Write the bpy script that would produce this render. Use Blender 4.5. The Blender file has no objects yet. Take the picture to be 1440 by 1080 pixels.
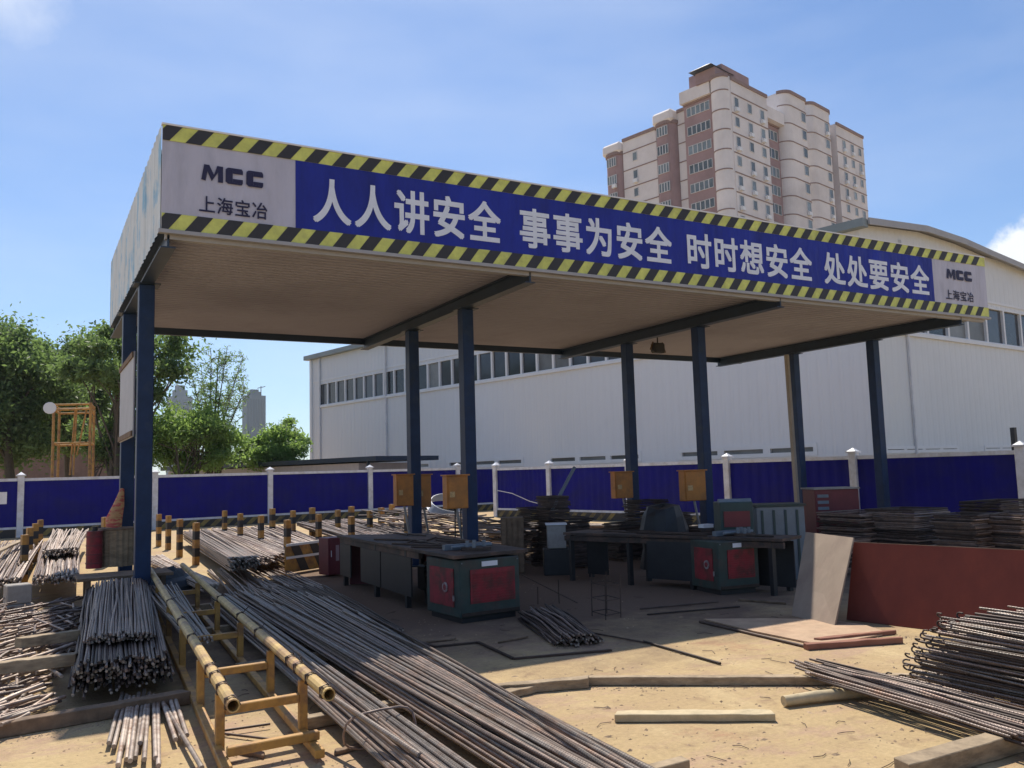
import bpy, bmesh, math, random
import numpy as np
from mathutils import Vector, Matrix, Quaternion
random.seed(7); np.random.seed(7)
S = bpy.context.scene
COL = S.collection
rad = math.radians
# ------------------------------------------------------------------ camera
CAM = Vector((-1.2278, -9.9011, 1.6)); YAW, PITCH, ROLL, F = .5147, .1024, -.0285, 1199.9
def cam_axes():
    f0 = Vector((math.sin(YAW), math.cos(YAW), 0)); r0 = Vector((math.cos(YAW), -math.sin(YAW), 0)); u0 = Vector((0, 0, 1))
    f = f0*math.cos(PITCH)+u0*math.sin(PITCH); u = u0*math.cos(PITCH)-f0*math.sin(PITCH)
    return r0*math.cos(ROLL)+u*math.sin(ROLL), u*math.cos(ROLL)-r0*math.sin(ROLL), f
CR, CU, CF = cam_axes()
cd = bpy.data.cameras.new('camera'); cam = bpy.data.objects.new('camera', cd); COL.objects.link(cam)
cd.sensor_width = 36; cd.lens = 36*F/1440; cd.clip_start = .1; cd.clip_end = 9000
m = Matrix((CR, CU, -CF)).transposed().to_4x4(); m.translation = CAM; cam.matrix_world = m
S.camera = cam
HAZE = .00018
# ------------------------------------------------------------------ sky, sun, exposure
SUN = Vector((.18, .645, 1.0)).normalized()
EL = math.asin(SUN.z); AZ = math.atan2(SUN.x, SUN.y)
W = bpy.data.worlds.new('World'); S.world = W; W.use_nodes = True
wn, wl = W.node_tree.nodes, W.node_tree.links
wn.clear()
def WN(t, **k):
    n = wn.new(t)
    for a, b in k.items(): setattr(n, a, b)
    return n
sky = WN('ShaderNodeTexSky', sky_type='NISHITA', sun_disc=False, sun_elevation=EL, sun_rotation=AZ, air_density=1.0, dust_density=.3, ozone_density=2.2)
bg = WN('ShaderNodeBackground'); bg.inputs['Strength'].default_value = .10
bg2 = WN('ShaderNodeBackground'); bg2.inputs['Strength'].default_value = .95; bg2.inputs['Color'].default_value = (.93, .96, 1, 1)
mx = WN('ShaderNodeMixShader'); out = WN('ShaderNodeOutputWorld')
tc = WN('ShaderNodeTexCoord')
def vdir(u, v): return (CR*((u-720)/F)-CU*((v-540)/F)+CF).normalized()
nz = WN('ShaderNodeTexNoise'); nz.inputs['Scale'].default_value = 9; nz.inputs['Detail'].default_value = 8; nz.inputs['Roughness'].default_value = .62
wl.new(tc.outputs['Generated'], nz.inputs['Vector'])
def blob(c, r, soft, nscale):
    d = WN('ShaderNodeVectorMath', operation='DISTANCE'); d.inputs[1].default_value = c; wl.new(tc.outputs['Generated'], d.inputs[0])
    a = WN('ShaderNodeMath', operation='MULTIPLY_ADD'); wl.new(nz.outputs['Fac'], a.inputs[0]); a.inputs[1].default_value = -nscale; wl.new(d.outputs['Value'], a.inputs[2])
    mr = WN('ShaderNodeMapRange', interpolation_type='SMOOTHSTEP'); wl.new(a.outputs[0], mr.inputs['Value'])
    mr.inputs['From Min'].default_value = r; mr.inputs['From Max'].default_value = r-soft
    return mr.outputs[0]
blobs = [(blob(vdir(1450, 350), -.045, .022, .16), 1.0), (blob(vdir(1520, 330), -.02, .022, .16), 1.0), (blob(vdir(0, -40), .03, .16, .16), .75), (blob(vdir(2500, 100), .02, .06, .5), .9), (blob(vdir(-900, 300), .1, .08, .5), .9)]
sep = WN('ShaderNodeSeparateXYZ'); wl.new(tc.outputs['Generated'], sep.inputs[0])
wz = WN('ShaderNodeTexNoise'); wz.inputs['Scale'].default_value = 2.6; wz.inputs['Detail'].default_value = 6
mp = WN('ShaderNodeMapping'); mp.inputs['Scale'].default_value = (1, 1, 3.5); mp.inputs['Rotation'].default_value = (0.2, .1, .5)
wl.new(tc.outputs['Generated'], mp.inputs['Vector']); wl.new(mp.outputs[0], wz.inputs['Vector'])
cr = WN('ShaderNodeMapRange'); wl.new(wz.outputs['Fac'], cr.inputs['Value']); cr.inputs['From Min'].default_value = .38; cr.inputs['From Max'].default_value = .75; cr.inputs['To Max'].default_value = .20
acc = cr.outputs[0]
for b, s in blobs:
    q = WN('ShaderNodeMath', operation='MULTIPLY'); wl.new(b, q.inputs[0]); q.inputs[1].default_value = s
    k = WN('ShaderNodeMath', operation='MAXIMUM'); wl.new(acc, k.inputs[0]); wl.new(q.outputs[0], k.inputs[1]); acc = k.outputs[0]
SKYTINT = WN('ShaderNodeMix', data_type='RGBA', blend_type='MULTIPLY'); SKYTINT.inputs[0].default_value = 1
wl.new(sky.outputs[0], SKYTINT.inputs[6]); SKYTINT.inputs[7].default_value = (.78, .94, 1.14, 1)
wl.new(SKYTINT.outputs[2], bg.inputs['Color'])
wl.new(acc, mx.inputs[0]); wl.new(bg.outputs[0], mx.inputs[1]); wl.new(bg2.outputs[0], mx.inputs[2]); wl.new(mx.outputs[0], out.inputs[0])
sl = bpy.data.lights.new('sun', 'SUN'); sl.energy = 5.0; sl.angle = rad(.5); sl.color = (1, .93, .82)
so = bpy.data.objects.new('sun', sl); COL.objects.link(so); so.rotation_euler = SUN.to_track_quat('Z', 'Y').to_euler(); so.location = (0, 0, 60)
S.view_settings.view_transform = 'Standard'; S.view_settings.look = 'None'; S.view_settings.gamma = 1; S.view_settings.use_curve_mapping = False
S.view_settings.exposure = 0.25
try:
    S.cycles.max_bounces = 8; S.cycles.transparent_max_bounces = 12
except Exception: pass
# ------------------------------------------------------------------ helpers
def at(u, v, z=None, Y=None, X=None, d=None):
    D = CR*((u-720)/F)-CU*((v-540)/F)+CF
    if z is not None: t = (z-CAM.z)/D.z
    elif Y is not None: t = (Y-CAM.y)/D.y
    elif X is not None: t = (X-CAM.x)/D.x
    else: t = d                      # depth along the view axis
    return CAM+D*t
def atplane(u, v, P, dr):            # vertical plane through P along dr
    n = Vector((-dr.y, dr.x, 0)); D = CR*((u-720)/F)-CU*((v-540)/F)+CF
    return CAM+D*((P-CAM).dot(n)/D.dot(n))
def wloc(o):
    v = Vector((0, 0, 0))
    while o is not None: v += o.location; o = o.parent
    return v
def tag(o, label=None, cat=None, group=None, kind=None):
    if label: o['label'] = label
    if cat: o['category'] = cat
    if group: o['group'] = group
    if kind: o['kind'] = kind
    return o
def thing(name, label, cat, loc, group=None):
    o = bpy.data.objects.new(name, None); o.empty_display_size = .2; COL.objects.link(o); o.location = loc
    return tag(o, label, cat, group)
class MB:
    def __init__(s): s.v = []; s.f = []; s.sm = []
    def add(s, vs, fs, smooth=False):
        n = len(s.v); s.v += [tuple(x) for x in vs]; s.f += [tuple(i+n for i in f) for f in fs]; s.sm += [smooth]*len(fs); return s
    def box(s, a, b, ax=None, o=None):          # corners in local axes ax=(x,y,z vectors) at origin o
        x0, y0, z0 = a; x1, y1, z1 = b
        vs = [Vector(c) for c in ((x0,y0,z0),(x1,y0,z0),(x1,y1,z0),(x0,y1,z0),(x0,y0,z1),(x1,y0,z1),(x1,y1,z1),(x0,y1,z1))]
        if ax: vs = [o+ax[0]*v.x+ax[1]*v.y+ax[2]*v.z for v in vs]
        return s.add(vs, [(0,3,2,1),(4,5,6,7),(0,1,5,4),(1,2,6,5),(2,3,7,6),(3,0,4,7)])
    def beam(s, A, B, w, h, up=Vector((0,0,1)), bev=0):   # rectangular bar A->B, centred
        A = Vector(A); B = Vector(B); d = (B-A).normalized(); x = d.cross(up)
        if x.length < 1e-4: x = d.cross(Vector((1, 0, 0)))
        x.normalize(); u = x.cross(d)
        return s.box((-w/2, 0, -h/2), (w/2, (B-A).length, h/2), (x, d, u), A)
    def tube(s, A, B, r, r2=None, n=8, cap=True, smooth=True):
        A = Vector(A); B = Vector(B); d = (B-A).normalized(); r2 = r if r2 is None else r2
        x = d.cross(Vector((0,0,1)));
        if x.length < 1e-3: x = Vector((1,0,0))
        x.normalize(); y = d.cross(x)
        vs = [A+(x*math.cos(a)+y*math.sin(a))*r for a in [2*math.pi*i/n for i in range(n)]]+[B+(x*math.cos(a)+y*math.sin(a))*r2 for a in [2*math.pi*i/n for i in range(n)]]
        s.add(vs, [(i, i+n, (i+1) % n+n, (i+1) % n) for i in range(n)], smooth)
        if cap: s.add(vs, [tuple(range(n)), tuple(range(2*n-1, n-1, -1))])
        return s
    def path(s, pts, r, n=6):
        pts = [Vector(p) for p in pts]; rings = []; x = None
        for i, p in enumerate(pts):
            d = (pts[min(i+1, len(pts)-1)]-pts[max(i-1, 0)]).normalized()
            if x is None: x = d.cross(Vector((.3, .2, 1))).normalized()
            x = (x-d*x.dot(d)).normalized(); y = d.cross(x); rr = r[i] if isinstance(r, (list, tuple)) else r
            rings += [p+(x*math.cos(2*math.pi*k/n)+y*math.sin(2*math.pi*k/n))*rr for k in range(n)]
        fs = [(i*n+k, i*n+(k+1) % n, (i+1)*n+(k+1) % n, (i+1)*n+k) for i in range(len(pts)-1) for k in range(n)]
        s.add(rings, fs, True); L = (len(pts)-1)*n
        s.add(rings, [tuple(range(n-1, -1, -1)), tuple(range(L, L+n))]); return s
    def prism(s, poly, off):                    # poly 3D points, extruded by vector off
        n = len(poly); vs = [Vector(p) for p in poly]+[Vector(p)+Vector(off) for p in poly]
        return s.add(vs, [tuple(range(n-1, -1, -1)), tuple(range(n, 2*n))]+[(i, (i+1) % n, (i+1) % n+n, i+n) for i in range(n)])
    def build(s, name, mat, parent=None, loc=None, bevel=0, label=None, kind=None, fix=True):
        me = bpy.data.meshes.new(name)
        o0 = (wloc(parent) if parent else Vector((0,0,0)))
        L = Vector(loc) if loc is not None else o0
        me.from_pydata([(x-L.x, y-L.y, z-L.z) for x, y, z in s.v], [], s.f)
        me.polygons.foreach_set('use_smooth', s.sm)
        if fix:
            bm = bmesh.new(); bm.from_mesh(me); bmesh.ops.recalc_face_normals(bm, faces=bm.faces)
            if bevel: bmesh.ops.bevel(bm, geom=list(bm.edges), offset=bevel, segments=1, affect='EDGES', clamp_overlap=True)
            bm.to_mesh(me); bm.free()
        me.materials.append(mat); o = bpy.data.objects.new(name, me); COL.objects.link(o)
        o.location = L-o0
        if parent: o.parent = parent
        if label: o['label'] = label
        if kind: o['kind'] = kind
        return o
def inst(src, name, parent, loc, rot=None, scale=None):
    o = bpy.data.objects.new(name, src); COL.objects.link(o)
    if parent: o.parent = parent; o.location = Vector(loc)-wloc(parent)
    else: o.location = loc
    if rot is not None: o.rotation_mode = 'QUATERNION'; o.rotation_quaternion = rot
    if scale: o.scale = scale
    return o
# ------------------------------------------------------------------ materials
def M(name, col, rough=.6, metal=0, var=.12, scale=3, bump=0, bscale=40, col2=None, cs=2, ct=(.45, .65), orand=0, stretch=None, wave=None, spec=.5):
    m = bpy.data.materials.new(name); m.use_nodes = True; n, l = m.node_tree.nodes, m.node_tree.links
    P = n['Principled BSDF']; P.inputs['Roughness'].default_value = rough; P.inputs['Metallic'].default_value = metal
    P.inputs['Specular IOR Level'].default_value = spec
    g = n.new('ShaderNodeNewGeometry'); src = g.outputs['Position']
    if stretch:
        mp = n.new('ShaderNodeMapping'); mp.inputs['Scale'].default_value = stretch; l.new(src, mp.inputs['Vector']); src = mp.outputs[0]
    c = (*col, 1)
    rgb = n.new('ShaderNodeRGB'); rgb.outputs[0].default_value = c; cur = rgb.outputs[0]
    if col2:
        a = n.new('ShaderNodeTexNoise'); a.inputs['Scale'].default_value = cs; a.inputs['Detail'].default_value = 7; a.inputs['Roughness'].default_value = .65; l.new(src, a.inputs['Vector'])
        r = n.new('ShaderNodeMapRange'); r.inputs['From Min'].default_value = ct[0]; r.inputs['From Max'].default_value = ct[1]; l.new(a.outputs['Fac'], r.inputs['Value'])
        x = n.new('ShaderNodeMix'); x.data_type = 'RGBA'; l.new(r.outputs[0], x.inputs[0]); l.new(cur, x.inputs[6]); x.inputs[7].default_value = (*col2, 1); cur = x.outputs[2]
    if var:
        a = n.new('ShaderNodeTexNoise'); a.inputs['Scale'].default_value = scale; a.inputs['Detail'].default_value = 8; a.inputs['Roughness'].default_value = .7; l.new(src, a.inputs['Vector'])
        r = n.new('ShaderNodeMapRange'); r.inputs['From Min'].default_value = .3; r.inputs['From Max'].default_value = .7; r.inputs['To Min'].default_value = 1-var; r.inputs['To Max'].default_value = 1+var; l.new(a.outputs['Fac'], r.inputs['Value'])
        v = n.new('ShaderNodeVectorMath'); v.operation = 'SCALE'; l.new(cur, v.inputs[0]); l.new(r.outputs[0], v.inputs['Scale']); cur = v.outputs[0]
    if orand:
        oi = n.new('ShaderNodeObjectInfo'); r = n.new('ShaderNodeMapRange'); r.inputs['To Min'].default_value = 1-orand; r.inputs['To Max'].default_value = 1+orand; l.new(oi.outputs['Random'], r.inputs['Value'])
        v = n.new('ShaderNodeVectorMath'); v.operation = 'SCALE'; l.new(cur, v.inputs[0]); l.new(r.outputs[0], v.inputs['Scale']); cur = v.outputs[0]
    l.new(cur, P.inputs['Base Color'])
    if bump or wave:
        b = n.new('ShaderNodeBump'); b.inputs['Strength'].default_value = 1
        if wave:      # (vector for dot with position, frequency, distance)
            dt = n.new('ShaderNodeVectorMath'); dt.operation = 'DOT_PRODUCT'; l.new(g.outputs['Position'], dt.inputs[0]); dt.inputs[1].default_value = Vector(wave[0])*wave[1]
            fr = n.new('ShaderNodeMath'); fr.operation = 'PINGPONG'; fr.inputs[1].default_value = .5; l.new(dt.outputs['Value'], fr.inputs[0]); h = fr.outputs[0]
            r = n.new('ShaderNodeMapRange'); r.interpolation_type = 'SMOOTHSTEP'; r.inputs['From Min'].default_value = .1; r.inputs['From Max'].default_value = .25; l.new(h, r.inputs['Value']); h = r.outputs[0]
            b.inputs['Distance'].default_value = wave[2]
        else:
            a = n.new('ShaderNodeTexNoise'); a.inputs['Scale'].default_value = bscale; a.inputs['Detail'].default_value = 6; l.new(src, a.inputs['Vector']); h = a.outputs['Fac']; b.inputs['Distance'].default_value = bump
        l.new(h, b.inputs['Height']); l.new(b.outputs[0], P.inputs['Normal'])
    return m
def ground_mat():
    m = bpy.data.materials.new('dusty_concrete'); m.use_nodes = True; n, l = m.node_tree.nodes, m.node_tree.links
    P = n['Principled BSDF']; P.inputs['Roughness'].default_value = .92; P.inputs['Specular IOR Level'].default_value = .2
    g = n.new('ShaderNodeNewGeometry')
    def noise(s, d=8, r=.65, st=None):
        a = n.new('ShaderNodeTexNoise'); a.inputs['Scale'].default_value = s; a.inputs['Detail'].default_value = d; a.inputs['Roughness'].default_value = r
        src = g.outputs['Position']
        if st:
            mp = n.new('ShaderNodeMapping'); mp.inputs['Scale'].default_value = st; mp.inputs['Rotation'].default_value = (0, 0, .4); l.new(src, mp.inputs['Vector']); src = mp.outputs[0]
        l.new(src, a.inputs['Vector']); return a.outputs['Fac']
    def mix(f, lo, hi, c0, c1):
        r = n.new('ShaderNodeMapRange'); r.inputs['From Min'].default_value = lo; r.inputs['From Max'].default_value = hi; l.new(f, r.inputs['Value'])
        x = n.new('ShaderNodeMix'); x.data_type = 'RGBA'; l.new(r.outputs[0], x.inputs[0])
        for i, c in ((6, c0), (7, c1)):
            if isinstance(c, tuple): x.inputs[i].default_value = (*c, 1)
            else: l.new(c, x.inputs[i])
        return x.outputs[2]
    c = mix(noise(.5), .35, .65, (.50, .372, .195), (.42, .30, .165))
    c = mix(noise(1.7, st=(1, .25, 1)), .52, .72, c, (.56, .43, .24))
    c = mix(noise(4.3), .56, .76, c, (.25, .165, .105))
    c = mix(noise(.9, 10, .75), .58, .68, c, (.37, .215, .13))
    c = mix(noise(1.1, 10, .8, st=(.6, 1.3, 1)), .50, .64, c, (.41, .27, .19))
    # shelter's shade painted into the floor colour, mixed with oily, rusty staining; ragged outline
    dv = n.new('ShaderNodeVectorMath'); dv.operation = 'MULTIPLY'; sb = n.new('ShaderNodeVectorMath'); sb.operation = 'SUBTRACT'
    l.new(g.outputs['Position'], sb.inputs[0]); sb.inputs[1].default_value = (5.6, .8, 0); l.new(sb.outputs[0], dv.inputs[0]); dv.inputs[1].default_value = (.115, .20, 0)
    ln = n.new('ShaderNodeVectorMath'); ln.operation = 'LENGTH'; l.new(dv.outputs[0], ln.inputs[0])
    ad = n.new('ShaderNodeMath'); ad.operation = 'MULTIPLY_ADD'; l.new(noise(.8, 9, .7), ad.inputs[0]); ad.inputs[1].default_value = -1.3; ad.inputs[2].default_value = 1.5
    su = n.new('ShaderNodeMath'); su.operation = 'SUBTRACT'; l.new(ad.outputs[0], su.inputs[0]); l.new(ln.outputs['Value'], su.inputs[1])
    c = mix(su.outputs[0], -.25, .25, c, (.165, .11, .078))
    r = n.new('ShaderNodeMapRange'); r.inputs['From Min'].default_value = .3; r.inputs['From Max'].default_value = .7; r.inputs['To Min'].default_value = .84; r.inputs['To Max'].default_value = 1.14; l.new(noise(28, 6, .8), r.inputs['Value'])
    v = n.new('ShaderNodeVectorMath'); v.operation = 'SCALE'; l.new(c, v.inputs[0]); l.new(r.outputs[0], v.inputs['Scale']); l.new(v.outputs[0], P.inputs['Base Color'])
    b = n.new('ShaderNodeBump'); b.inputs['Distance'].default_value = .03; l.new(noise(3.2, 12, .72), b.inputs['Height']); l.new(b.outputs[0], P.inputs['Normal'])
    return m
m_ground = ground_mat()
m_blue = M('blue_paint', (.010, .030, .085), .5, 0, .25, 4, col2=(.03, .045, .07), cs=3, ct=(.55, .75), spec=.3)
m_blue_dk = M('dark_blue_paint', (.012, .03, .06), .5, 0, .25, 4)
m_fence = M('fence_blue', (.006, .006, .17), .55, 0, .15, 1.5, col2=(.016, .016, .11), cs=1.1, ct=(.45, .8), spec=.15)
m_white = M('white_paint', (.62, .64, .70), .5, 0, .1, 6, col2=(.5, .5, .52), cs=4)
m_banner_w = M('banner_white', (.48, .48, .57), .55, 0, .10, 2, col2=(.34, .34, .40), cs=1.6, ct=(.48, .75), bump=.05, bscale=2.2, stretch=(1.5, 1.5, .4))
m_banner_b = M('banner_blue', (.015, .028, .31), .5, 0, .18, 2, col2=(.013, .02, .20), cs=1.5, ct=(.4, .7), bump=.05, bscale=2.0, stretch=(1.6, 1.6, .45), spec=.3)
m_letter = M('letter_white', (.70, .75, .84), .55, 0, .1, 5)
m_ink = M('letter_ink', (.012, .010, .05), .55, 0, .1, 5)
m_yel = M('stripe_yellow', (.60, .63, .15), .55, 0, .22, 5, col2=(.42, .44, .14), cs=3, ct=(.5, .8))
m_blk = M('stripe_black', (.03, .028, .03), .55, 0, .2, 6)
m_ceil = M('ceiling_sheet', (.36, .35, .41), .6, 0, .06, .8, col2=(.29, .28, .33), cs=.35)
m_roof = M('roof_sheet', (.35, .35, .36), .6, 0, .1)
m_rust = M('rebar_rust', (.215, .155, .125), .45, .15, .4, 9, col2=(.27, .155, .10), cs=5, ct=(.5, .75), orand=.5, wave=((0, 1, 0), 45, .004))
m_steel = M('rebar_steel', (.20, .165, .14), .40, .2, .35, 10, col2=(.20, .12, .08), cs=6, ct=(.45, .7), orand=.45, wave=((0, 1, 0), 45, .004))
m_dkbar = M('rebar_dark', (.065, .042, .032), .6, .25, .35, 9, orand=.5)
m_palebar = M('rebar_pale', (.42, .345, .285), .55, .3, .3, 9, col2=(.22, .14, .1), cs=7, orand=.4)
m_wood = M('timber', (.36, .27, .17), .85, 0, .25, 12, col2=(.22, .16, .1), cs=4, bump=.004, bscale=30, stretch=(1, 1, 3), orand=.2)
m_wood_dk = M('dark_timber', (.20, .13, .08), .85, 0, .3, 12, col2=(.12, .08, .05), cs=4, bump=.004, bscale=30, orand=.2)
m_wood_red = M('red_timber', (.30, .13, .08), .8, 0, .25, 10, col2=(.2, .08, .05), cs=5)
m_ply = M('plywood_face', (.30, .225, .165), .75, 0, .12, 5, col2=(.25, .18, .135), cs=2.2, stretch=(1, 1, .4))
m_film = M('film_board', (.17, .045, .033), .75, 0, .15, 4, col2=(.18, .045, .03), cs=2, stretch=(1, 1, .6), spec=.15)
m_pipe = M('yellow_pipe', (.52, .35, .12), .5, .0, .25, 9, col2=(.30, .17, .08), cs=5, ct=(.46, .62))
m_yelstl = M('yellow_steel', (.44, .23, .05), .55, 0, .25, 9, col2=(.24, .12, .05), cs=6, ct=(.46, .64))
m_oran = M('orange_box', (.50, .19, .03), .5, 0, .15, 5, col2=(.35, .14, .03), cs=4)
m_red = M('machine_red', (.27, .018, .028), .6, 0, .35, 7, col2=(.10, .025, .022), cs=6, ct=(.45, .65))
m_dkred = M('dark_red', (.15, .02, .025), .5, 0, .2, 5)
m_green = M('machine_green', (.028, .052, .045), .6, 0, .3, 7, col2=(.055, .045, .038), cs=5, ct=(.45, .65))
m_dkgreen = M('dark_green', (.02, .05, .05), .5, 0, .2, 5)
m_steelplate = M('bench_steel', (.05, .037, .032), .7, .1, .3, 4, col2=(.14, .08, .055), cs=3)
m_grey = M('grey_metal', (.16, .19, .22), .5, .2, .15, 4)
m_cut = M('cut_steel', (.34, .30, .26), .45, .4, .3, 60)
m_dark = M('dark_metal', (.03, .03, .032), .5, .3, .2, 6)
m_conc = M('concrete', (.33, .30, .27), .9, 0, .15, 10, bump=.006, bscale=30)
m_shed = M('shed_wall', (.56, .575, .60), .6, 0, .05, .3, col2=(.50, .51, .52), cs=.15)
m_trim = M('shed_trim', (.72, .73, .74), .5, 0, .05, 1)
m_roofedge = M('roof_edge', (.20, .24, .25), .5, 0, .1, 1)
m_white2 = M('notice_white', (.75, .75, .78), .5)
m_brown = M('brown_wall', (.22, .14, .11), .85, 0, .2, 1)
def glass(name, col, rough=.12):
    m = M(name, col, rough, 0, .35, .6, orand=.5); return m
m_glass = glass('window_glass', (.045, .05, .06)); m_glass2 = glass('tower_glass', (.14, .17, .18), .2)
def leafmat(name, col, tr):
    m = M(name, col, .6, 0, .3, .8, col2=tuple(c*1.5 for c in col), cs=.6, ct=(.4, .7)); n, l = m.node_tree.nodes, m.node_tree.links
    P = n['Principled BSDF']; o = n['Material Output']; t = n.new('ShaderNodeBsdfTranslucent'); t.inputs[0].default_value = (*tr, 1)
    x = n.new('ShaderNodeMixShader'); x.inputs[0].default_value = .45; l.new(P.outputs[0], x.inputs[1]); l.new(t.outputs[0], x.inputs[2]); l.new(x.outputs[0], o.inputs[0]); return m
m_leaf_dk = leafmat('leaf_dark', (.075, .12, .045), (.24, .36, .10))
m_leaf_md = leafmat('leaf_mid', (.09, .15, .04), (.28, .42, .09))
m_leaf_lt = leafmat('leaf_light', (.12, .20, .06), (.38, .56, .13))
m_bark = M('bark', (.10, .08, .06), .9, 0, .25, 6)
# ------------------------------------------------------------------ ground
g = MB(); R_ = 1700
g.add([(-R_, -R_, 0), (R_, -R_, 0), (R_, R_, 0), (-R_, R_, 0)], [(0, 1, 2, 3)])
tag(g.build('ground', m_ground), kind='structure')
# ------------------------------------------------------------------ canopy
Wd, D, H, T = 15.263, 6.862, 4.394, 1.186
CX = [.052, 4.7425, 9.5796, 14.4779]; CY = [2.10, 4.291]
cn = thing('work_shelter', 'large flat-roofed blue steel work shelter with a long slogan banner along its front', 'shelter', (Wd/2, D/2, 0))
b = MB(); nr = 46                                     # ribbed ceiling sheet, ribs along X
prof = []
for i in range(nr):
    y0 = .05+(D-.1)*i/nr; w = (D-.1)/nr
    prof += [(y0, H+.03), (y0+w*.72, H+.03), (y0+w*.78, H+.012), (y0+w*.94, H+.012)]
prof.append((D-.05, H+.03))
vs = []; fs = []
for y, z in prof: vs += [(.04, y, z), (Wd-.04, y, z)]
for i in range(len(prof)-1): fs.append((2*i, 2*i+1, 2*i+3, 2*i+2))
b.add(vs, fs); b.build('ceiling_sheet', m_ceil, cn, fix=False)
MB().box((.05, .05, H+.06), (Wd-.05, D-.05, H+.09)).build('lower_roof_sheet', m_roof, cn)
MB().box((.05, .05, H+T-.07), (Wd-.05, D-.05, H+T-.02)).build('roof_sheet', m_roof, cn)
for i, x in enumerate(CX):
    bb = MB(); w = .16
    bb.box((x-w/2, .06, H-.20), (x+w/2, D-.03, H-.185)).box((x-w/2, .06, H-.012), (x+w/2, D-.03, H+.008)).box((x-.012, .06, H-.185), (x+.012, D-.03, H-.012))
    bb.build('roof_beam', m_blue_dk, cn)
for y, zz in ((.10, .10), (D-.08, .10)):
    MB().box((.02, y-.04, H-zz), (Wd-.02, y+.04, H-.003 if y < 1 else H+.03)).build('edge_beam', m_blue_dk if y > 1 else m_roof, cn)
for x in CX:
    for y in CY:
        c = MB().box((x-.095, y-.095, .0), (x+.095, y+.095, H-.215)).build('column', m_blue, cn, bevel=.008)
        MB().box((x-.16, y-.16, H-.214), (x+.16, y+.16, H-.202)).build('top_plate', m_blue_dk, c)
        bp = MB().box((x-.2, y-.2, .002), (x+.2, y+.2, .02)); bp.build('base_plate', m_blue_dk, c)
# fascia: frames and banners
ff = MB().box((-.03, 0, H-.01), (Wd+.03, .035, H+T)).build('fascia_board', m_banner_w, cn)
XW = at(416, 318, Y=-.01).x; XB = at(1311, 372, Y=-.01).x; SB = .175
MB().box((XW, -.006, H+SB-.02), (XB, -.0005, H+T-SB+.02)).build('blue_banner', m_banner_b, ff)
def stripes(z0, z1, nm):
    y = -.012; per = .34; sl_ = .14
    st = MB(); st.add([(-.03, y+.004, z0), (Wd+.03, y+.004, z0), (Wd+.03, y+.004, z1), (-.03, y+.004, z1)], [(0, 1, 2, 3)])
    s = st.build(nm, m_yel, ff, fix=False)
    bl = MB(); k = -1
    while k*per < Wd:
        x0 = k*per-.13; q = [(x0, z0), (x0+.17, z0), (x0+.17+sl_, z1), (x0+sl_, z1)]
        lo, hi = -.03, Wd+.03
        def clip(P, c, sgn):
            o = []
            for i in range(len(P)):
                a, b2 = P[i], P[(i+1) % len(P)]; ia = (a[0]-c)*sgn >= 0; ib = (b2[0]-c)*sgn >= 0
                if ia: o.append(a)
                if ia != ib: t = (c-a[0])/(b2[0]-a[0]); o.append((c, a[1]+t*(b2[1]-a[1])))
            return o
        q = clip(clip(q, lo, 1), hi, -1)
        if len(q) > 2: bl.add([(a, y, c) for a, c in q], [tuple(range(len(q)))])
        k += 1
    bl.build('black_stripes', m_blk, s, fix=False)
stripes(H-.01, H+SB, 'lower_stripe_band'); stripes(H+T-SB, H+T, 'upper_stripe_band')
MB().box((-.06, -.03, H-.055), (Wd+.06, .04, H-.012)).build('front_angle_trim', m_roof, cn)
MB().box((-.04, -.02, H+T+.002), (Wd+.04, .05, H+T+.022)).build('top_trim', m_trim, cn)
# lettering
def text_mesh(s, offset=.0, extrude=0):
    cu = bpy.data.curves.new('t', 'FONT'); cu.body = s; cu.size = 1; cu.space_character = 1.1; cu.offset = offset; cu.extrude = extrude; cu.fill_mode = 'FRONT' if not extrude else 'BOTH'
    ob = bpy.data.objects.new('t', cu); COL.objects.link(ob); dg = bpy.context.evaluated_depsgraph_get()
    me = bpy.data.meshes.new_from_object(ob.evaluated_get(dg)); bpy.data.objects.remove(ob); return me
def put_text(s, X0, X1, Z0, Z1, mat, parent, name='lettering', y=-.012, offset=.02):
    me0 = text_mesh(s, 0); k = offset; vs_, fs_ = [], []
    for ci, (dx, dy) in enumerate(((-k, -k), (k, -k), (k, k), (-k, k), (0, 0))):
        n0 = len(vs_); vs_ += [(v.co.x+dx, v.co.y+dy, ci*.0006) for v in me0.vertices]; fs_ += [tuple(i+n0 for i in pl.vertices) for pl in me0.polygons]
    me = bpy.data.meshes.new(name); me.from_pydata(vs_, [], fs_); co = np.array([v.co[:] for v in me.vertices]); mn, mxx = co.min(0), co.max(0)
    L = wloc(parent)
    for v in me.vertices:
        v.co = (X0+(v.co.x-mn[0])/(mxx[0]-mn[0])*(X1-X0)-L.x, y-L.y-v.co.z, Z0+(v.co.y-mn[1])/(mxx[1]-mn[1])*(Z1-Z0)-L.z)
    me.materials.append(mat); o = bpy.data.objects.new(name, me); COL.objects.link(o); o.parent = parent; return o
def PX(u, v): return at(u, v, Y=-.012)
zb, zt = H+.30, H+T-.27
zb, zt = H+.29, H+T-.29
ZLT = PX(465, 251).z; ZLB = PX(465, 315).z
for s, u0, u1, vm in (('人人讲安全', 440, 704, 300), ('事事为安全', 731, 944, 330), ('时时想安全', 967, 1141, 360), ('处处要安全', 1159, 1306, 385)):
    put_text(s, PX(u0, vm).x, PX(u1, vm).x, ZLB, ZLT, m_letter, ff, 'slogan_lettering', offset=.022)
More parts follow.
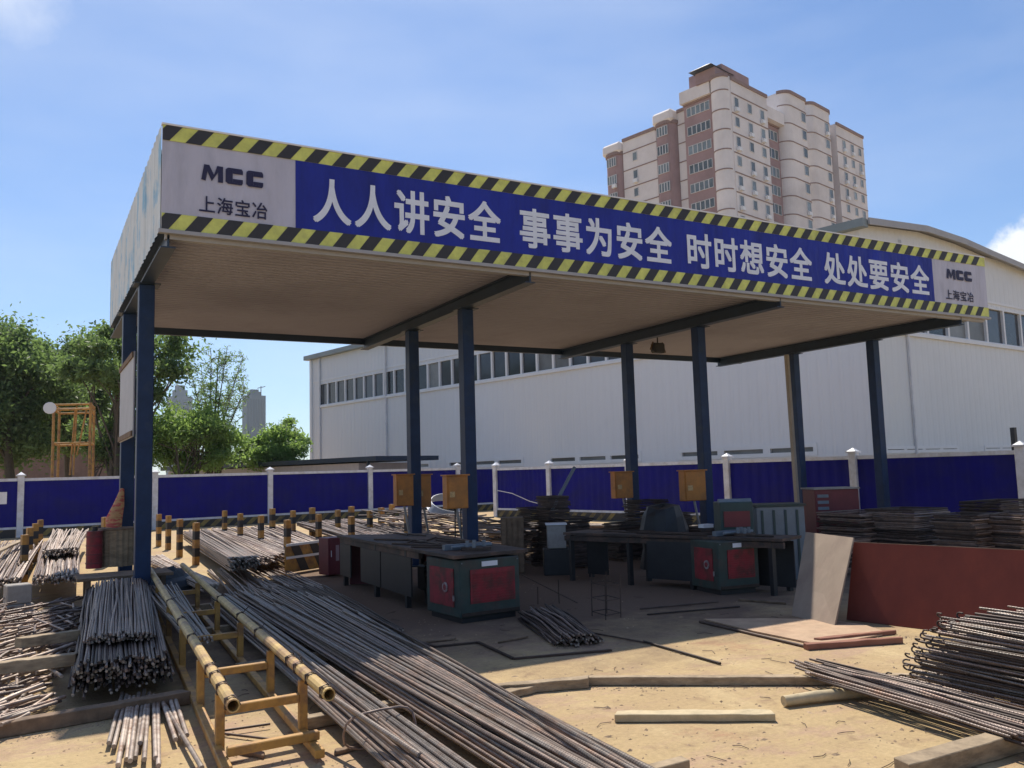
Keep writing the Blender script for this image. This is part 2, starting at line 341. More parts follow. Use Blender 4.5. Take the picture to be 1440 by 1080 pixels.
def logo(X0, X1, Z0, Z1):
    b = MB(); w = (X1-X0); h = Z1-Z0; y = -.012
    cnt_ = [0]
    def q(pts):
        cnt_[0] += 1; b.add([(X0+a*w, y-.0005*cnt_[0], Z0+c*h) for a, c in pts], [tuple(range(len(pts)))])
    q([(0, .06), (.07, .0), (.115, 1), (.045, 1)]); q([(.05, 1), (.125, 1), (.205, .40), (.165, .02)]); q([(.165, .02), (.20, .42), (.25, 1), (.33, 1)]); q([(.265, 1), (.345, 1), (.345, 0), (.265, 0)])
    for o in (.385, .72):
        q([(o, .12), (o+.115, .12), (o+.115, .88), (o, .88)]); q([(o+.0, .881), (o+.28, .881), (o+.26, 1), (o+.04, 1)]); q([(o+.116, .66), (o+.28, .66), (o+.28, .88), (o+.116, .88)])
        q([(o, .119), (o+.28, .119), (o+.26, 0), (o+.04, 0)]); q([(o+.116, .12), (o+.28, .12), (o+.28, .34), (o+.116, .34)])
    b.build('logo_lettering', m_ink, ff, fix=False)
logo(PX(283, 245).x, PX(370, 248).x, PX(288, 254).z, PX(288, 231).z)
put_text('上海宝冶', PX(280, 290).x, PX(376, 292).x, PX(290, 299).z, PX(290, 275).z, m_ink, ff, 'company_lettering', offset=.012)
logo(PX(1331, 385).x, PX(1366, 388).x, PX(1333, 392).z, PX(1333, 378).z)
put_text('上海宝冶', PX(1330, 412).x, PX(1369, 415).x, PX(1333, 421).z, PX(1333, 407).z, m_ink, ff, 'company_lettering', offset=.012)
# side and rear fascias: pleated sheets
def side_sheet(name, A, B, mat, parent, amp=.009, per=.22, out=Vector((0, 0, 0))):
    A = Vector(A); B = Vector(B); d = (B-A); L = d.length; d.normalize(); n_ = int(L/per)*4; s = MB(); vs = []
    nrm = Vector((d.y, -d.x, 0))
    for i in range(n_+1):
        o = amp*(1 if i % 4 in (1, 2) else 0)+random.uniform(-.004, .004)
        p = A+d*(L*i/n_)+nrm*o
        vs += [(p.x, p.y, H-.02), (p.x, p.y, H+T)]
    s.add(vs, [(2*i, 2*i+2, 2*i+3, 2*i+1) for i in range(n_)])
    return s.build(name, mat, parent, fix=False)
m_side = M('side_banner', (.58, .62, .62), .55, 0, .12, 3, col2=(.20, .42, .60), cs=2.0, ct=(.50, .62), stretch=(1, 1.2, .8))
side_sheet('side_fascia', (-.04, D, 0), (-.04, .04, 0), m_side, cn)
side_sheet('side_fascia', (Wd+.04, .04, 0), (Wd+.04, D, 0), m_side, cn)
side_sheet('rear_fascia', (Wd+.04, D, 0), (-.04, D, 0), m_side, cn)
# grey board hung between left columns
z0, z1 = at(182, 604, X=-.18).z, at(182, 495, X=-.18).z
Ya, Yb = at(195, 480, X=-.18).y, at(170, 510, X=-.18).y
nb = thing('hanging_board', 'pale grey board hung on edge between the two left shelter columns', 'board', (-.07, 3.2, z0))
MB().box((-.075, 2.25, z0-.05), (-.052, 4.15, z1+.10)).build('board_panel', M('board_grey', (.40, .40, .42), .6, 0, .12, 3), nb, bevel=.006)
MB().box((-.095, 2.25, z1+.02), (-.077, 4.15, z1+.09)).box((-.095, 2.25, z0-.04), (-.077, 4.15, z0+.03)).build('batten', m_wood_dk, nb)
# ------------------------------------------------------------------ perimeter fences
m_kick = M('kick_yellow', (.26, .19, .06), .8, 0, .4, 5, col2=(.10, .08, .05), cs=2)
def fence(name, label, pts, sz=1.0):
    root = thing(name, label, 'fence', (pts[0].x, pts[0].y, 0))
    up = Vector((0, 0, sz))
    for i, p in enumerate(pts):
        if i == len(pts)-1: dd = (pts[i]-pts[i-1]).normalized()
        else: dd = (pts[i+1]-pts[i]).normalized()
        nn = Vector((-dd.y, dd.x, 0))
        po = MB().box((-.09, -.09, 0), (.09, .09, 1.9), (dd, nn, up), p).build('post', m_white, root, loc=p, bevel=.01)
        cp = MB(); cp.box((-.13, -.13, 1.9), (.13, .13, 1.94), (dd, nn, up), p)
        vs = [p+dd*a+nn*c+up*1.94 for a, c in ((-.11, -.11), (.11, -.11), (.11, .11), (-.11, .11))]+[p+up*2.03]
        cp.add(vs, [(0, 1, 4), (1, 2, 4), (2, 3, 4), (3, 0, 4)]); cp.build('post_cap', m_white, po)
    for i in range(len(pts)-1):
        a, c = pts[i], pts[i+1]; dd = (c-a).normalized(); nn = Vector((-dd.y, dd.x, 0)); L = (c-a).length
        MB().box((.09, -.035, 1.74), (L-.09, .035, 1.83), (dd, nn, up), a).build('top_rail', m_white, root)
        MB().box((.09, -.035, .26), (L-.09, .035, .33), (dd, nn, up), a).build('bottom_rail', m_white, root)
        # folded steel panel
        s = MB(); n_ = 48; vs = []
        for k in range(n_+1):
            o = .006*(1 if k % 4 in (1, 2) else -1)
            q = a+dd*(.09+(L-.18)*k/n_)+nn*(o)
            vs += [(q.x, q.y, .33*sz), (q.x, q.y, 1.74*sz)]
        s.add(vs, [(2*k, 2*k+2, 2*k+3, 2*k+1) for k in range(n_)]); s.build('panel', m_fence, root, fix=False)
        kb = MB().box((.1, -.05, 0), (L-.1, .05, .26), (dd, nn, up), a).build('kick_board', m_blk, root)
        ys = MB(); t = .12
        sgn = 1 if (CAM-a).dot(nn) > 0 else -1
        while t < L-.6:
            for sg in (sgn,):
                q = [a+dd*(t)+nn*sg*.055+up*.02, a+dd*(t+.2)+nn*sg*.055+up*.02, a+dd*(t+.45)+nn*sg*.055+up*.25, a+dd*(t+.25)+nn*sg*.055+up*.25]
                ys.add(q, [(0, 1, 2, 3)])
            t += .42
        ys.build('yellow_stripes', m_kick, kb, fix=False)
    return root
def fx(k): return (30+205.8*k)/(1+.0817*k)
fl = []
for k in [-1, 0, 1, 2, 3, 4]:
    dpt = 26.7*(1+.0817*k); u = fx(k); P = at(u, 660, d=dpt); P.z = 0; fl.append(P)
P = at(698, 660, d=36.6); P.z = 0; fl.append(P)
fenL = fence('left_hoarding_fence', 'deep blue hoarding with white posts on the left, below the trees', fl)
fr = []
for k in [5, 4, 3, 2, 1, 0, -.55]:
    u = (1437-40.3*k)/(1+.163*k); dpt = 17.4*(1+.163*k); P = at(u, 655, d=dpt) if k < 5 else at(697, 655, d=30.9); P.z = 0; fr.append(P)
fenR = fence('right_hoarding_fence', 'deep blue hoarding with white posts on the right, before the white shed', fr, sz=.955)
a = at(-6, 700, d=26.3); dd = (fl[1]-fl[0]).normalized(); nn = Vector((-dd.y, dd.x, 0))
if (CAM-fl[0]).dot(nn) < 0: nn = -nn
q0 = fl[1]-dd*.95
MB().box((0, .05, 1.05), (.58, .062, 1.42), (dd, nn, Vector((0, 0, 1))), q0).build('white_notice', m_white2, fenL)
# ------------------------------------------------------------------ factory shed
def hdir(u, v):
    d = CR*((u-720)/F)-CU*((v-540)/F)+CF; d.z = 0; return d.normalized()
dL = hdir(-346, 694); dR = hdir(2364, 617); UP = Vector((0, 0, 1))
C0 = at(1231, 640, d=27.0); C0.z = 0
shed = thing('factory_shed', 'long white metal-clad factory shed with ribbon windows behind the fence', 'building', C0)
def prL(u, v): return atplane(u, v, C0, dL)
def prR(u, v): return atplane(u, v, C0, dR)
def hL(p): return (p-C0).dot(dL)
LL = (prL(437, 560)-C0).dot(dL); ztop = prL(437, 503).z; LR = 60.0
nL = Vector((-dL.y, dL.x, 0)); nL = nL if (CAM-C0).dot(nL) > 0 else -nL
nR = Vector((-dR.y, dR.x, 0)); nR = nR if (CAM-C0).dot(nR) > 0 else -nR
m_shedL = M('cladding_left', (.72, .73, .745), .55, 0, .05, .3, col2=(.66, .67, .68), cs=.15, wave=(dL, 2.6, .012))
m_shedR = M('cladding_right', (.68, .70, .71), .55, 0, .05, .3, col2=(.64, .655, .64), cs=.15, wave=(dR, 2.6, .012))
# strip heights
zs0 = prL(560, 554).z; zs1 = prL(560, 518.5).z
zr0 = prR(1396, 484).z; zr1 = prR(1396, 433).z
def wall(d, nrm, L, top, openings, mat, name):
    # wall with rectangular openings in (s,z); solid boxes round them (sorted rows)
    w = MB(); zc = 0; rows = sorted(set([(o[2], o[3]) for o in openings]))
    for (za, zb2) in rows:
        w.box((0, -.25, zc), (L, 0, za), (d, nrm, UP), C0)
        s = 0
        for o in sorted([o for o in openings if (o[2], o[3]) == (za, zb2)]):
            if o[0] > s+.001: w.box((s, -.25, za), (o[0], 0, zb2), (d, nrm, UP), C0)
            s = o[1]
        if s < L: w.box((s, -.25, za), (L, 0, zb2), (d, nrm, UP), C0)
        zc = zb2
    w.box((0, -.25, zc), (L, 0, top), (d, nrm, UP), C0)
    return w.build(name, mat, shed)
low = []
zl0, zl1 = prL(950, 658).z, prL(990, 630).z
zl0 = 1.85; zl1 = max(2.2, prL(1050, 627).z)
for ua, ub in ((517, 605), (630, 736), (772, 902), (955, 1150)):
    a, c = hL(prL(ua, 640)), hL(prL(ub, 640)); low.append((min(a, c), max(a, c), zl0, zl1))
sA = hL(prL(449, 555)); sB = .6
opL = [(sB, sA, zs0, zs1)]+low
wallL = wall(dL, nL, LL, ztop, opL, m_shedL, 'side_wall')
lowR = []
def hR(p): return (p-C0).dot(dR)
zlr1 = prR(1300, 627).z
for ua, ub in ((1245, 1347), (1384, 1470), (1510, 1620), (1700, 1900)):
    a, c = hR(prR(ua, 630)), hR(prR(ub, 630)); lowR.append((min(a, c), max(a, c), zl0, zlr1))
opR = [(.9, LR-4, zr0, zr1)]+lowR
wallR = wall(dR, nR, LR, ztop, opR, m_shedR, 'end_wall')
# gable over the end wall
gp = [C0+UP*ztop, prR(1262, 311), prR(1343, 336), prR(1382, 352), prR(1440, 373), C0+dR*LR+UP*(prR(1440, 373).z-1.5)]
pk = prR(1343, 336)
gp = [C0+UP*(ztop)]
for u_, v_ in ((1290, 326), (1343, 343), (1382, 360), (1440, 384)): gp.append(prR(u_, v_))
zend = gp[-1].z; gp.append(C0+dR*LR+UP*(zend)); gp.append(C0+dR*LR+UP*(ztop-.5)); gp.append(C0+dR*1+UP*(ztop-.5))
gp2 = [p-nR*0 for p in gp if True]
MB().prism([p-nR*.01 for p in gp2], -nR*.24).build('gable_panel', m_shedR, shed)
# roof following gable profile
rf = MB(); top = gp[:-2]
# deep roof
vs = []
for p in top: vs += [p+nR*.35+UP*.06, p-nR*(LL+.5)+UP*.06]
rf.add(vs, [(2*i, 2*i+2, 2*i+3, 2*i+1) for i in range(len(top)-1)])
rfo = rf.build('roof', m_roof, shed, fix=False)
rt = MB()
for i in range(len(top)-1): rt.beam(top[i]+nR*.35+UP*.02, top[i+1]+nR*.35+UP*.02, .06, .22)
rt.build('verge_trim', m_roof, rfo)
MB().box((-.3, .0, ztop-.18), (LL+.3, .35, ztop+.09), (dL, nL, UP), C0).build('eave_gutter', m_roofedge, rfo)
vp = prR(1411, 363); vt = MB().box((-.35, -1.4, -.6), (.35, -.7, .38), (dR, nR, UP), vp); vt.build('roof_vent', m_grey, rfo)
MB().box((-.12, -.02, 0), (.12, .1, ztop-.2), (dL, nL, UP), C0+dL*(LL-.15)).build('corner_trim', m_trim, shed)
# windows
m_glass_low = glass('dusty_glass', (.16, .17, .17), .4)
def windows(d, nrm, s0, s1, z0, z1, n, mat=m_trim, fw=.06, gl=m_glass):
    fr_ = None
    for i in range(n):
        a = s0+(s1-s0)*i/n; c = s0+(s1-s0)*(i+1)/n; w = MB(); e = fw
        w.box((a, -.14, z0), (c, .03, z0+e), (d, nrm, UP), C0).box((a, -.14, z1-e), (c, .03, z1), (d, nrm, UP), C0)
        w.box((a, -.14, z0+e), (a+e, .028, z1-e), (d, nrm, UP), C0).box((c-e, -.14, z0+e), (c, .028, z1-e), (d, nrm, UP), C0)
        o = w.build('window', mat, shed)
        MB().box((a+e, -.09, z0+e), (c-e, -.07, z1-e), (d, nrm, UP), C0).build('pane', gl if random.random() > .12 else m_glass_low, o)
nl = 33
windows(dL, nL, sB, sA, zs0, zs1, nl)
windows(dR, nR, .9, LR-4, zr0, zr1, 38)
MB().box((sB-.1, .0, zs0-.12), (sA+.1, .10, zs0-.003), (dL, nL, UP), C0).build('window_sill', m_trim, shed)
MB().box((.8, .0, zr0-.12), (LR-3.9, .10, zr0-.003), (dR, nR, UP), C0).build('window_sill', m_trim, shed)
for o in low: windows(dL, nL, o[0], o[1], o[2], o[3], max(3, int((o[1]-o[0])/1.7)), fw=.14, gl=m_glass_low)
for o in lowR: windows(dR, nR, o[0], o[1], o[2], o[3], 4, fw=.10, gl=m_glass_low)
m_down = M('downpipe', (.62, .63, .65), .5)
for f in (.76, .965):
    MB().box((LL*f-.05, .01, 0), (LL*f+.05, .10, ztop-.2), (dL, nL, UP), C0).build('downpipe', m_down, shed)
for f in (2.4, 20.0): MB().box((f-.04, .01, 0), (f+.04, .09, ztop-.2), (dR, nR, UP), C0).build('downpipe', m_down, shed)
for z in (zs1+.15,): MB().box((0.3, .002, z), (LL-.3, .035, z+.09), (dL, nL, UP), C0).build('flashing_strip', m_trim, shed)
for z in (zr1+.15,): MB().box((0.3, .002, z), (LR-.3, .035, z+.09), (dR, nR, UP), C0).build('flashing_strip', m_trim, shed)
# pole in front of shed right
pp = at(1428, 640, d=24); pp.z = 0
q = MB().box((-.06, -.06, 0), (.06, .06, at(1428, 601, d=24).z), (Vector((1,0,0)), Vector((0,1,0)), UP), pp)
tag(q.build('pole', m_dark, loc=pp), 'short dark pole behind the fence at the far right', 'pole')
# low outbuilding behind the left fence
A = at(236, 657, d=50); B = at(536, 641, d=36.5); zr = 2.43; A.z = B.z = 0
dd = (B-A).normalized(); nn = Vector((-dd.y, dd.x, 0)); nn = nn if (CAM-A).dot(nn) > 0 else -nn; L = (B-A).length
ob = thing('low_outbuilding', 'long low outbuilding with thin dark blue roof just behind the left fence', 'outbuilding', A)
MB().box((0, -3, 0), (L-1.6, -.02, zr-.26), (dd, nn, UP), A).build('wall', M('pale_wall', (.42, .40, .42), .7), ob)
MB().box((-.3, -3.3, zr-.2), (L+.0, .3, zr), (dd, nn, UP), A).build('roof', m_blue_dk, ob)
MB().box((L-.9, 0, 0), (L-.78, .1, zr-.2), (dd, nn, UP), A).build('roof_post', m_blue_dk, ob)
# ------------------------------------------------------------------ apartment tower
m_cream = M('tower_cream', (.70, .66, .64), .85, 0, .08, .3, col2=(.60, .56, .54), cs=.12)
m_pink = M('tower_pink', (.33, .22, .215), .85, 0, .10, .3, col2=(.27, .18, .175), cs=.2)
m_band = M('tower_band', (.25, .17, .15), .85)
TC = at(1049, 640, d=118); TC.z = 0
tL = hdir(-380, 695); tR = hdir(2030, 626)
nTL = Vector((-tL.y, tL.x, 0)); nTL = nTL if (CAM-TC).dot(nTL) > 0 else -nTL
nTR = Vector((-tR.y, tR.x, 0)); nTR = nTR if (CAM-TC).dot(nTR) > 0 else -nTR
tw = thing('apartment_tower', 'stepped cream and pink apartment tower block rising beyond the shelter and shed', 'building', TC)
def sL(u): return (atplane(u, 250, TC, tL)-TC).dot(tL)
def sR(u): return (atplane(u, 250, TC, tR)-TC).dot(tR)
def zL(u, v): return atplane(u, v, TC, tL).z
def zR(u, v): return atplane(u, v, TC, tR).z
ST = 2.95
m_frame = M('tower_window_frame', (.55, .55, .55), .5)
def tower_win(o, d, nrm, s, z, w, h, n=1):
    p = o+d*s+UP*z
    fr_ = MB(); e = .07
    for i in range(n):
        x0 = w*i/n; x1 = w*(i+1)/n
        fr_.box((x0, 0, 0), (x1, .1, e), (d, nrm, UP), p).box((x0, 0, h-e), (x1, .1, h), (d, nrm, UP), p).box((x0, 0, e), (x0+e, .098, h-e), (d, nrm, UP), p).box((x1-e, 0, e), (x1, .098, h-e), (d, nrm, UP), p)
    f_ = fr_.build('window', m_frame, tw)
    MB().box((e, .01, e), (w-e, .04, h-e), (d, nrm, UP), p).build('pane', m_glass2, f_)
    if random.random() < .35 and w < 2: 
        MB().box((-.05, .1, -.75), (.75, .5, -.2), (d, nrm, UP), p).build('air_conditioner', m_trim, f_)
def bay(kind, o, d, nrm, s0, s1, proj, ztop, mat, name='wall', depth=9, round_=False, bands=True):
    # a vertical slab of facade from s0 to s1 (along d), projecting proj from the plane
    w = MB()
    if round_:
        n = 8; poly = []
        wid = s1-s0; r = min(1.6, wid*.45)
        pts = [(s0, -depth)]
        for k in range(n+1):
            a = math.pi-(math.pi/2)*k/n; pts.append((s0+r+math.cos(a)*r, proj-r+math.sin(a)*r))
        for k in range(n+1):
            a = math.pi/2-(math.pi/2)*k/n; pts.append((s1-r+math.cos(a)*r, proj-r+math.sin(a)*r))
        pts.append((s1, -depth))
        w.prism([o+d*a+nrm*c for a, c in pts], UP*ztop)
        bm_ = pts[1:-1]
    else:
        w.box((s0, -depth, 0), (s1, proj, ztop), (d, nrm, UP), o); bm_ = [(s0, proj), (s1, proj)]
    ob_ = w.build(name, mat, tw)
    if bands:
        z = ztop-2.2
        while z > 25:
            bd = MB()
            for i in range(len(bm_)-1):
                a = o+d*bm_[i][0]+nrm*(bm_[i][1]+.02)+UP*z; c = o+d*bm_[i+1][0]+nrm*(bm_[i+1][1]+.02)+UP*z
                if (c-a).length > .01: bd.beam(a, c, .11, .15)
            z -= ST
            bd.build('floor_band', m_band, ob_)
    cap = MB()
    for i in range(len(bm_)-1):
        a = o+d*bm_[i][0]+nrm*(bm_[i][1]+.05)+UP*(ztop+.0); c = o+d*bm_[i+1][0]+nrm*(bm_[i+1][1]+.05)+UP*(ztop+.0)
        if (c-a).length > .01: cap.beam(a, c, .3, .5)
    cap.build('cornice', m_band, ob_)
    return ob_
zt1 = zL(1030, 101)
# left face, from the corner leftwards
s = {u: sL(u) for u in (1049, 1006, 965, 950, 921, 873, 848)}
bay('', TC, tL, nTL, -.2, s[1006], .8, zt1, m_cream, round_=True, depth=8)
bay('', TC, tL, nTL, s[1006], s[965], -.3, zt1-1.9, m_pink, bands=False, depth=7)
MB().box((s[1006]+.02, -7, zt1-1.88), (s[965]+.3, .35, zt1), (tL, nTL, UP), TC).build('parapet', m_cream, tw)
z2 = zL(945, 151)
bay('', TC, tL, nTL, s[965]+.02, s[950], -1.2, z2-.4, m_cream, depth=6)
bay('', TC, tL, nTL, s[950]+.02, s[921], .2, z2-2.0, m_pink, round_=True, bands=False, depth=7)
bay('', TC, tL, nTL, s[950]+.04, s[921]+.02, .25, z2, m_cream, round_=True, bands=False, depth=6) if False else None
MB().box((s[950]+.03, -6, z2-1.98), (s[921], .35, z2), (tL, nTL, UP), TC).build('parapet', m_cream, tw, bevel=.4)
z3 = zL(900, 185)
bay('', TC, tL, nTL, s[921]+.02, s[873], -.8, z3, m_cream, depth=6)
bay('', TC, tL, nTL, s[873]+.02, s[848], -.1, z3-1.9, m_pink, round_=True, bands=False, depth=5)
MB().box((s[873]+.03, -5, z3-1.88), (s[848]+.2, .0, z3), (tL, nTL, UP), TC).build('parapet', m_cream, tw, bevel=.4)
nfl = 9
def col_wins(o, d, nrm, s0, w, zt, k0, k1, h=1.5, n=1):
    for k in range(k0, k1): tower_win(o, d, nrm, s0, zt-ST*k-.0, w, h, n)
for k in range(nfl):
    z = zt1-4.0-ST*k
    a, c = s[1006]+.5, s[965]-.5; tower_win(TC-nTL*.3, tL, nTL, a, z, c-a, 1.4, 5)
    z = z2-4.0-ST*k
    a, c = s[950]+.9, s[921]-.9; tower_win(TC+nTL*.2, tL, nTL, a, z, c-a, 1.5, 4)
    z = z3-4.0-ST*k; tower_win(TC-nTL*.8, tL, nTL, s[873]-3.2+.3, z, .9, 1.4)
    a, c = s[873]+.9, s[848]-.9; tower_win(TC-nTL*.1, tL, nTL, a, z, max(c-a, 1), 1.5, 4)
# right face
r = {u: sR(u) for u in (1049, 1082, 1107, 1139)}
zq1 = zR(1056, 99)
bay('', TC, tR, nTR, .95, r[1082], .3, zt1-.3, m_cream, depth=5)
bay('', TC, tR, nTR, r[1082]+.02, r[1107], -1.0, zt1-3.4, m_pink, bands=False, depth=8)
MB().box((r[1082]+.03, -7, zt1-3.38), (r[1107], .1, zt1-1.5), (tR, nTR, UP), TC).build('parapet', m_cream, tw)
zq2 = zR(1120, 139)
bay('', TC, tR, nTR, r[1107]+.02, r[1139], .6, zq2, m_cream, depth=8, round_=True)
T2 = TC+tR*(r[1139]+7)-nTR*2.5
r3 = [(atplane(u, 250, T2, tR)-T2).dot(tR) for u in (1139, 1170, 1178, 1215)]
zq3 = atplane(1155, 157, T2, tR).z; zq4 = atplane(1195, 186, T2, tR).z
bay('', T2, tR, nTR, r3[0], r3[1], .8, zq3, m_cream, depth=9, round_=True)
bay('', T2, tR, nTR, r3[1]+.02, r3[2], -1, zq4-2, m_pink, depth=9, bands=False)
bay('', T2, tR, nTR, r3[2]+.02, r3[3], .3, zq4, m_cream, depth=9)
for k in range(nfl):
    z = zt1-4.4-ST*k
    for f_ in (.15, .48, .8): tower_win(TC+nTR*.3, tR, nTR, r[1082]*f_, z, 1.1, 1.5)
    a, c = r[1082]+.6, r[1107]-.6; tower_win(TC-nTR*1.0, tR, nTR, a, z-1.6, c-a, 1.6, 4)
    tower_win(TC+nTR*.6, tR, nTR, r[1107]+(r[1139]-r[1107])*.62, zq2-4-ST*k, 1.3, 1.6)
    tower_win(T2+nTR*.8, tR, nTR, r3[0]+(r3[1]-r3[0])*.62, zq3-4-ST*k, 1.3, 1.6)
    for f_ in (.2, .5, .78): tower_win(T2+nTR*.3, tR, nTR, r3[2]+(r3[3]-r3[2])*f_, zq4-4-ST*k, 1.1, 1.5)
# roof hut
hut = TC+tL*-.0
MB().box((1.2, -7, zt1-.2), (8.5, -1.2, zt1+2.6), (tR, nTR, UP), TC).build('roof_hut', m_pink, tw)
pyr = MB(); b0 = TC+tR*1.0-nTR*1.0
q = [b0+UP*(zt1+1.65)+tR*a-nTR*c for a, c in ((-2.8, 0), (3.2, 0), (3.2, 4), (-2.8, 4))]; apx = [b0+UP*(zt1+2.9)+tR*a-nTR*2 for a in (-.8, 1.2)]
pyr.add(q+apx, [(0, 1, 5, 4), (1, 2, 5), (2, 3, 4, 5), (3, 0, 4), (0, 3, 2, 1)]); pyr.build('hut_roof', m_dark, tw)
MB().box((-1.6, -4.6, zt1-.1), (3.8, -1.2, zt1+1.62), (tR, nTR, UP), TC+tR*1.0).build('hut_base', m_pink, tw)
# ------------------------------------------------------------------ far towers
def far_tower(u0, u1, vt, dpt, label, steps):
    c = at((u0+u1)/2, 640, d=dpt); c.z = 0; w = (u1-u0)*dpt/F; zt = at((u0+u1)/2, vt, d=dpt).z
    o = thing('far_tower_block', label, 'tower block', c); r_ = hdir((u0+u1)/2, 640); x = Vector((r_.y, -r_.x, 0))
    x = (x*math.cos(.35)+r_*math.sin(.35)); y = Vector((-x.y, x.x, 0)); w *= .9
    mt = M('far_facade', (.07, .10, .12), .8, 0, .05, .01)
    m2 = M('far_windows', (.05, .07, .09), .7)
    bd = MB().box((-w/2, -w*.35, 0), (w/2, w*.35, zt*(steps[0])), (x, y, UP), c).build('body', mt, o)
    for i, f in enumerate(steps[1:]):
        k = w*(.30-.1*i); z0 = zt*steps[i]+.01; MB().box((-k, -k*.7, z0), (k, k*.7, zt*f), (x, y, UP), c).build('crown_block', mt, o)
    for i in range(7):
        a = -w/2+w*(i+.25)/7
        MB().box((a, -w*.35-.6, 6), (a+w/14, -w*.35-.05, zt*steps[0]-4), (x, y, UP), c).build('window_column', m2, o)
    return o, c, zt
far_tower(342, 372, 547, 900, 'slim blue-grey high-rise on the horizon between the trees', (.93, .975, 1.0))
far_tower(236, 268, 541, 1100, 'hazy stepped high-rise half hidden behind the feathery tree', (.88, .95, 1.0))
cb = at(366, 640, d=905); cb.z = 0
cr_ = thing('tower_crane', 'tiny construction crane on top of the slim blue-grey high-rise', 'crane', at(367, 556, d=905))
p0 = at(367, 560, d=905); p1 = at(367, 543, d=905); MB().beam(p0, p1, .9, .9).build('mast', m_dark, cr_)
MB().beam(at(362, 546, d=905), at(373, 543.5, d=905), .7, .7).build('jib', m_dark, cr_)
# ------------------------------------------------------------------ trees
def tree(name, label, base, hgt, crown_c, crown_r, nclump, nleaf, lsize, mat, seed, trunk_r=.16, sparse=0, group=None, limbs=10, ntr=1):
    rs = np.random.RandomState(seed); root = thing(name, label, 'tree', base, group)
    t = MB(); ends = []
    cc = np.array(crown_c); cr2 = np.array(crown_r)
    cl = []
    while len(cl) < nclump:
        v = rs.normal(size=3); v /= np.linalg.norm(v); rr = rs.uniform(.35, 1)**.6
        lump = 1+.22*math.sin(v[0]*5+seed)+.15*math.sin(v[2]*7+seed*2)
        cl.append(cc+v*cr2*rr*lump)
    cl = np.array(cl)
    B = Vector(base); topv = Vector(cc)
    for j in range(ntr):
        off = Vector((rs.uniform(-.5, .5), rs.uniform(-.5, .5), 0))*(j > 0)*1.5
        pts = [B+off+(Vector((topv.x, topv.y, topv.z+crown_r[2]*.3))-B)*f+Vector((rs.normal()*.12, rs.normal()*.12, 0))*hgt*.12*(f > 0)+off*f for f in (0, .25, .5, .75, 1)]
        t.path(pts, [trunk_r*(1-.8*f) for f in (0, .25, .5, .75, 1)], 7)
        for k in range(limbs):
            c = Vector(cl[rs.randint(nclump)]); f = rs.uniform(.2, .8); i = int(f*4); s0 = pts[i].lerp(pts[min(i+1, 4)], f*4-i)
            mid = s0.lerp(c, .5)+Vector((rs.normal(), rs.normal(), rs.uniform(.0, 1.0)))*.07*hgt*.5
            t.path([s0, mid, c], [trunk_r*.4*(1-f*.5), trunk_r*.25, trunk_r*.07], 5)
    t.build('trunk', m_bark, root)
    lsize *= .68; N = int(nleaf*1.9); ci = rs.randint(nclump, size=N); sg = np.mean(cr2)*(.16 if not sparse else sparse)
    sc = rs.uniform(.6, 1.5, size=nclump)
    P = cl[ci]+rs.normal(size=(N, 3))*sg*sc[ci][:, None]*np.array([1, 1, .75])
    a = rs.normal(size=(N, 3)); a /= np.linalg.norm(a, axis=1)[:, None]; b_ = rs.normal(size=(N, 3)); b_ -= a*(a*b_).sum(1)[:, None]; b_ /= np.linalg.norm(b_, axis=1)[:, None]
    ls = lsize*rs.uniform(.6, 1.4, size=(N, 1))
    V = np.stack([P-a*ls, P+b_*ls*.45, P+a*ls, P-b_*ls*.45], 1).reshape(-1, 3)
    V -= np.array(base)
    me = bpy.data.meshes.new('crown'); me.vertices.add(4*N); me.vertices.foreach_set('co', V.ravel()); me.loops.add(4*N); me.loops.foreach_set('vertex_index', np.arange(4*N)); me.polygons.add(N); me.polygons.foreach_set('loop_start', np.arange(N)*4); me.polygons.foreach_set('loop_total', np.full(N, 4)); me.update(); me.validate()
    me.materials.append(mat); o = bpy.data.objects.new('crown', me); COL.objects.link(o); o.parent = root; o['kind'] = 'stuff'
    return root
def ptree(name, label, u0, u1, vt, vb, dpt, *a, cdepth=.5, ub=None, **k):
    c = at((u0+u1)/2, (vt+vb)/2, d=dpt); w = (u1-u0)*dpt/F/2; h = (vb-vt)*dpt/F/2
    bs = at(ub if ub else (u0+u1)/2, 640, d=dpt); bs.z = 0
    return tree(name, label, tuple(bs), c.z+h, tuple(c), (w, w*.8, h), *a, **k)
ptree('broadleaf_tree', 'tall dense dark green tree at the far left edge behind the fence', -60, 80, 447, 660, 42, 90, 26000, .17, m_leaf_dk, 3, trunk_r=.3)
ptree('broadleaf_tree', 'rounded dark tree right of the tallest one, behind the yellow scaffold', 40, 150, 462, 650, 47, 70, 15000, .18, m_leaf_dk, 5, trunk_r=.26)
ptree('spreading_tree', 'airy tree with fan-like foliage behind the left shelter columns', 105, 262, 468, 560, 38, 34, 8500, .15, m_leaf_dk, 11, trunk_r=.16, ub=150, sparse=.15, limbs=16, ntr=2)
ptree('shrub_tree', 'dark shrubby tree below the airy one, beside the scaffold tower', 120, 215, 560, 665, 39, 45, 8000, .14, m_leaf_dk, 13, trunk_r=.1, ntr=3)
ptree('bushy_tree', 'bright yellow-green bushy tree right of the left shelter columns', 205, 335, 578, 662, 40, 60, 12000, .13, m_leaf_lt, 17, trunk_r=.1, ntr=3)
ptree('bushy_tree', 'low bright green bush between the slim high-rise and the white shed', 352, 436, 596, 662, 44, 45, 9000, .13, m_leaf_lt, 19, trunk_r=.08, ntr=3)
ptree('bushy_tree', 'small mid-green bush left of the slim high-rise', 318, 365, 628, 664, 46, 25, 4000, .12, m_leaf_md, 23, trunk_r=.07, ntr=2)
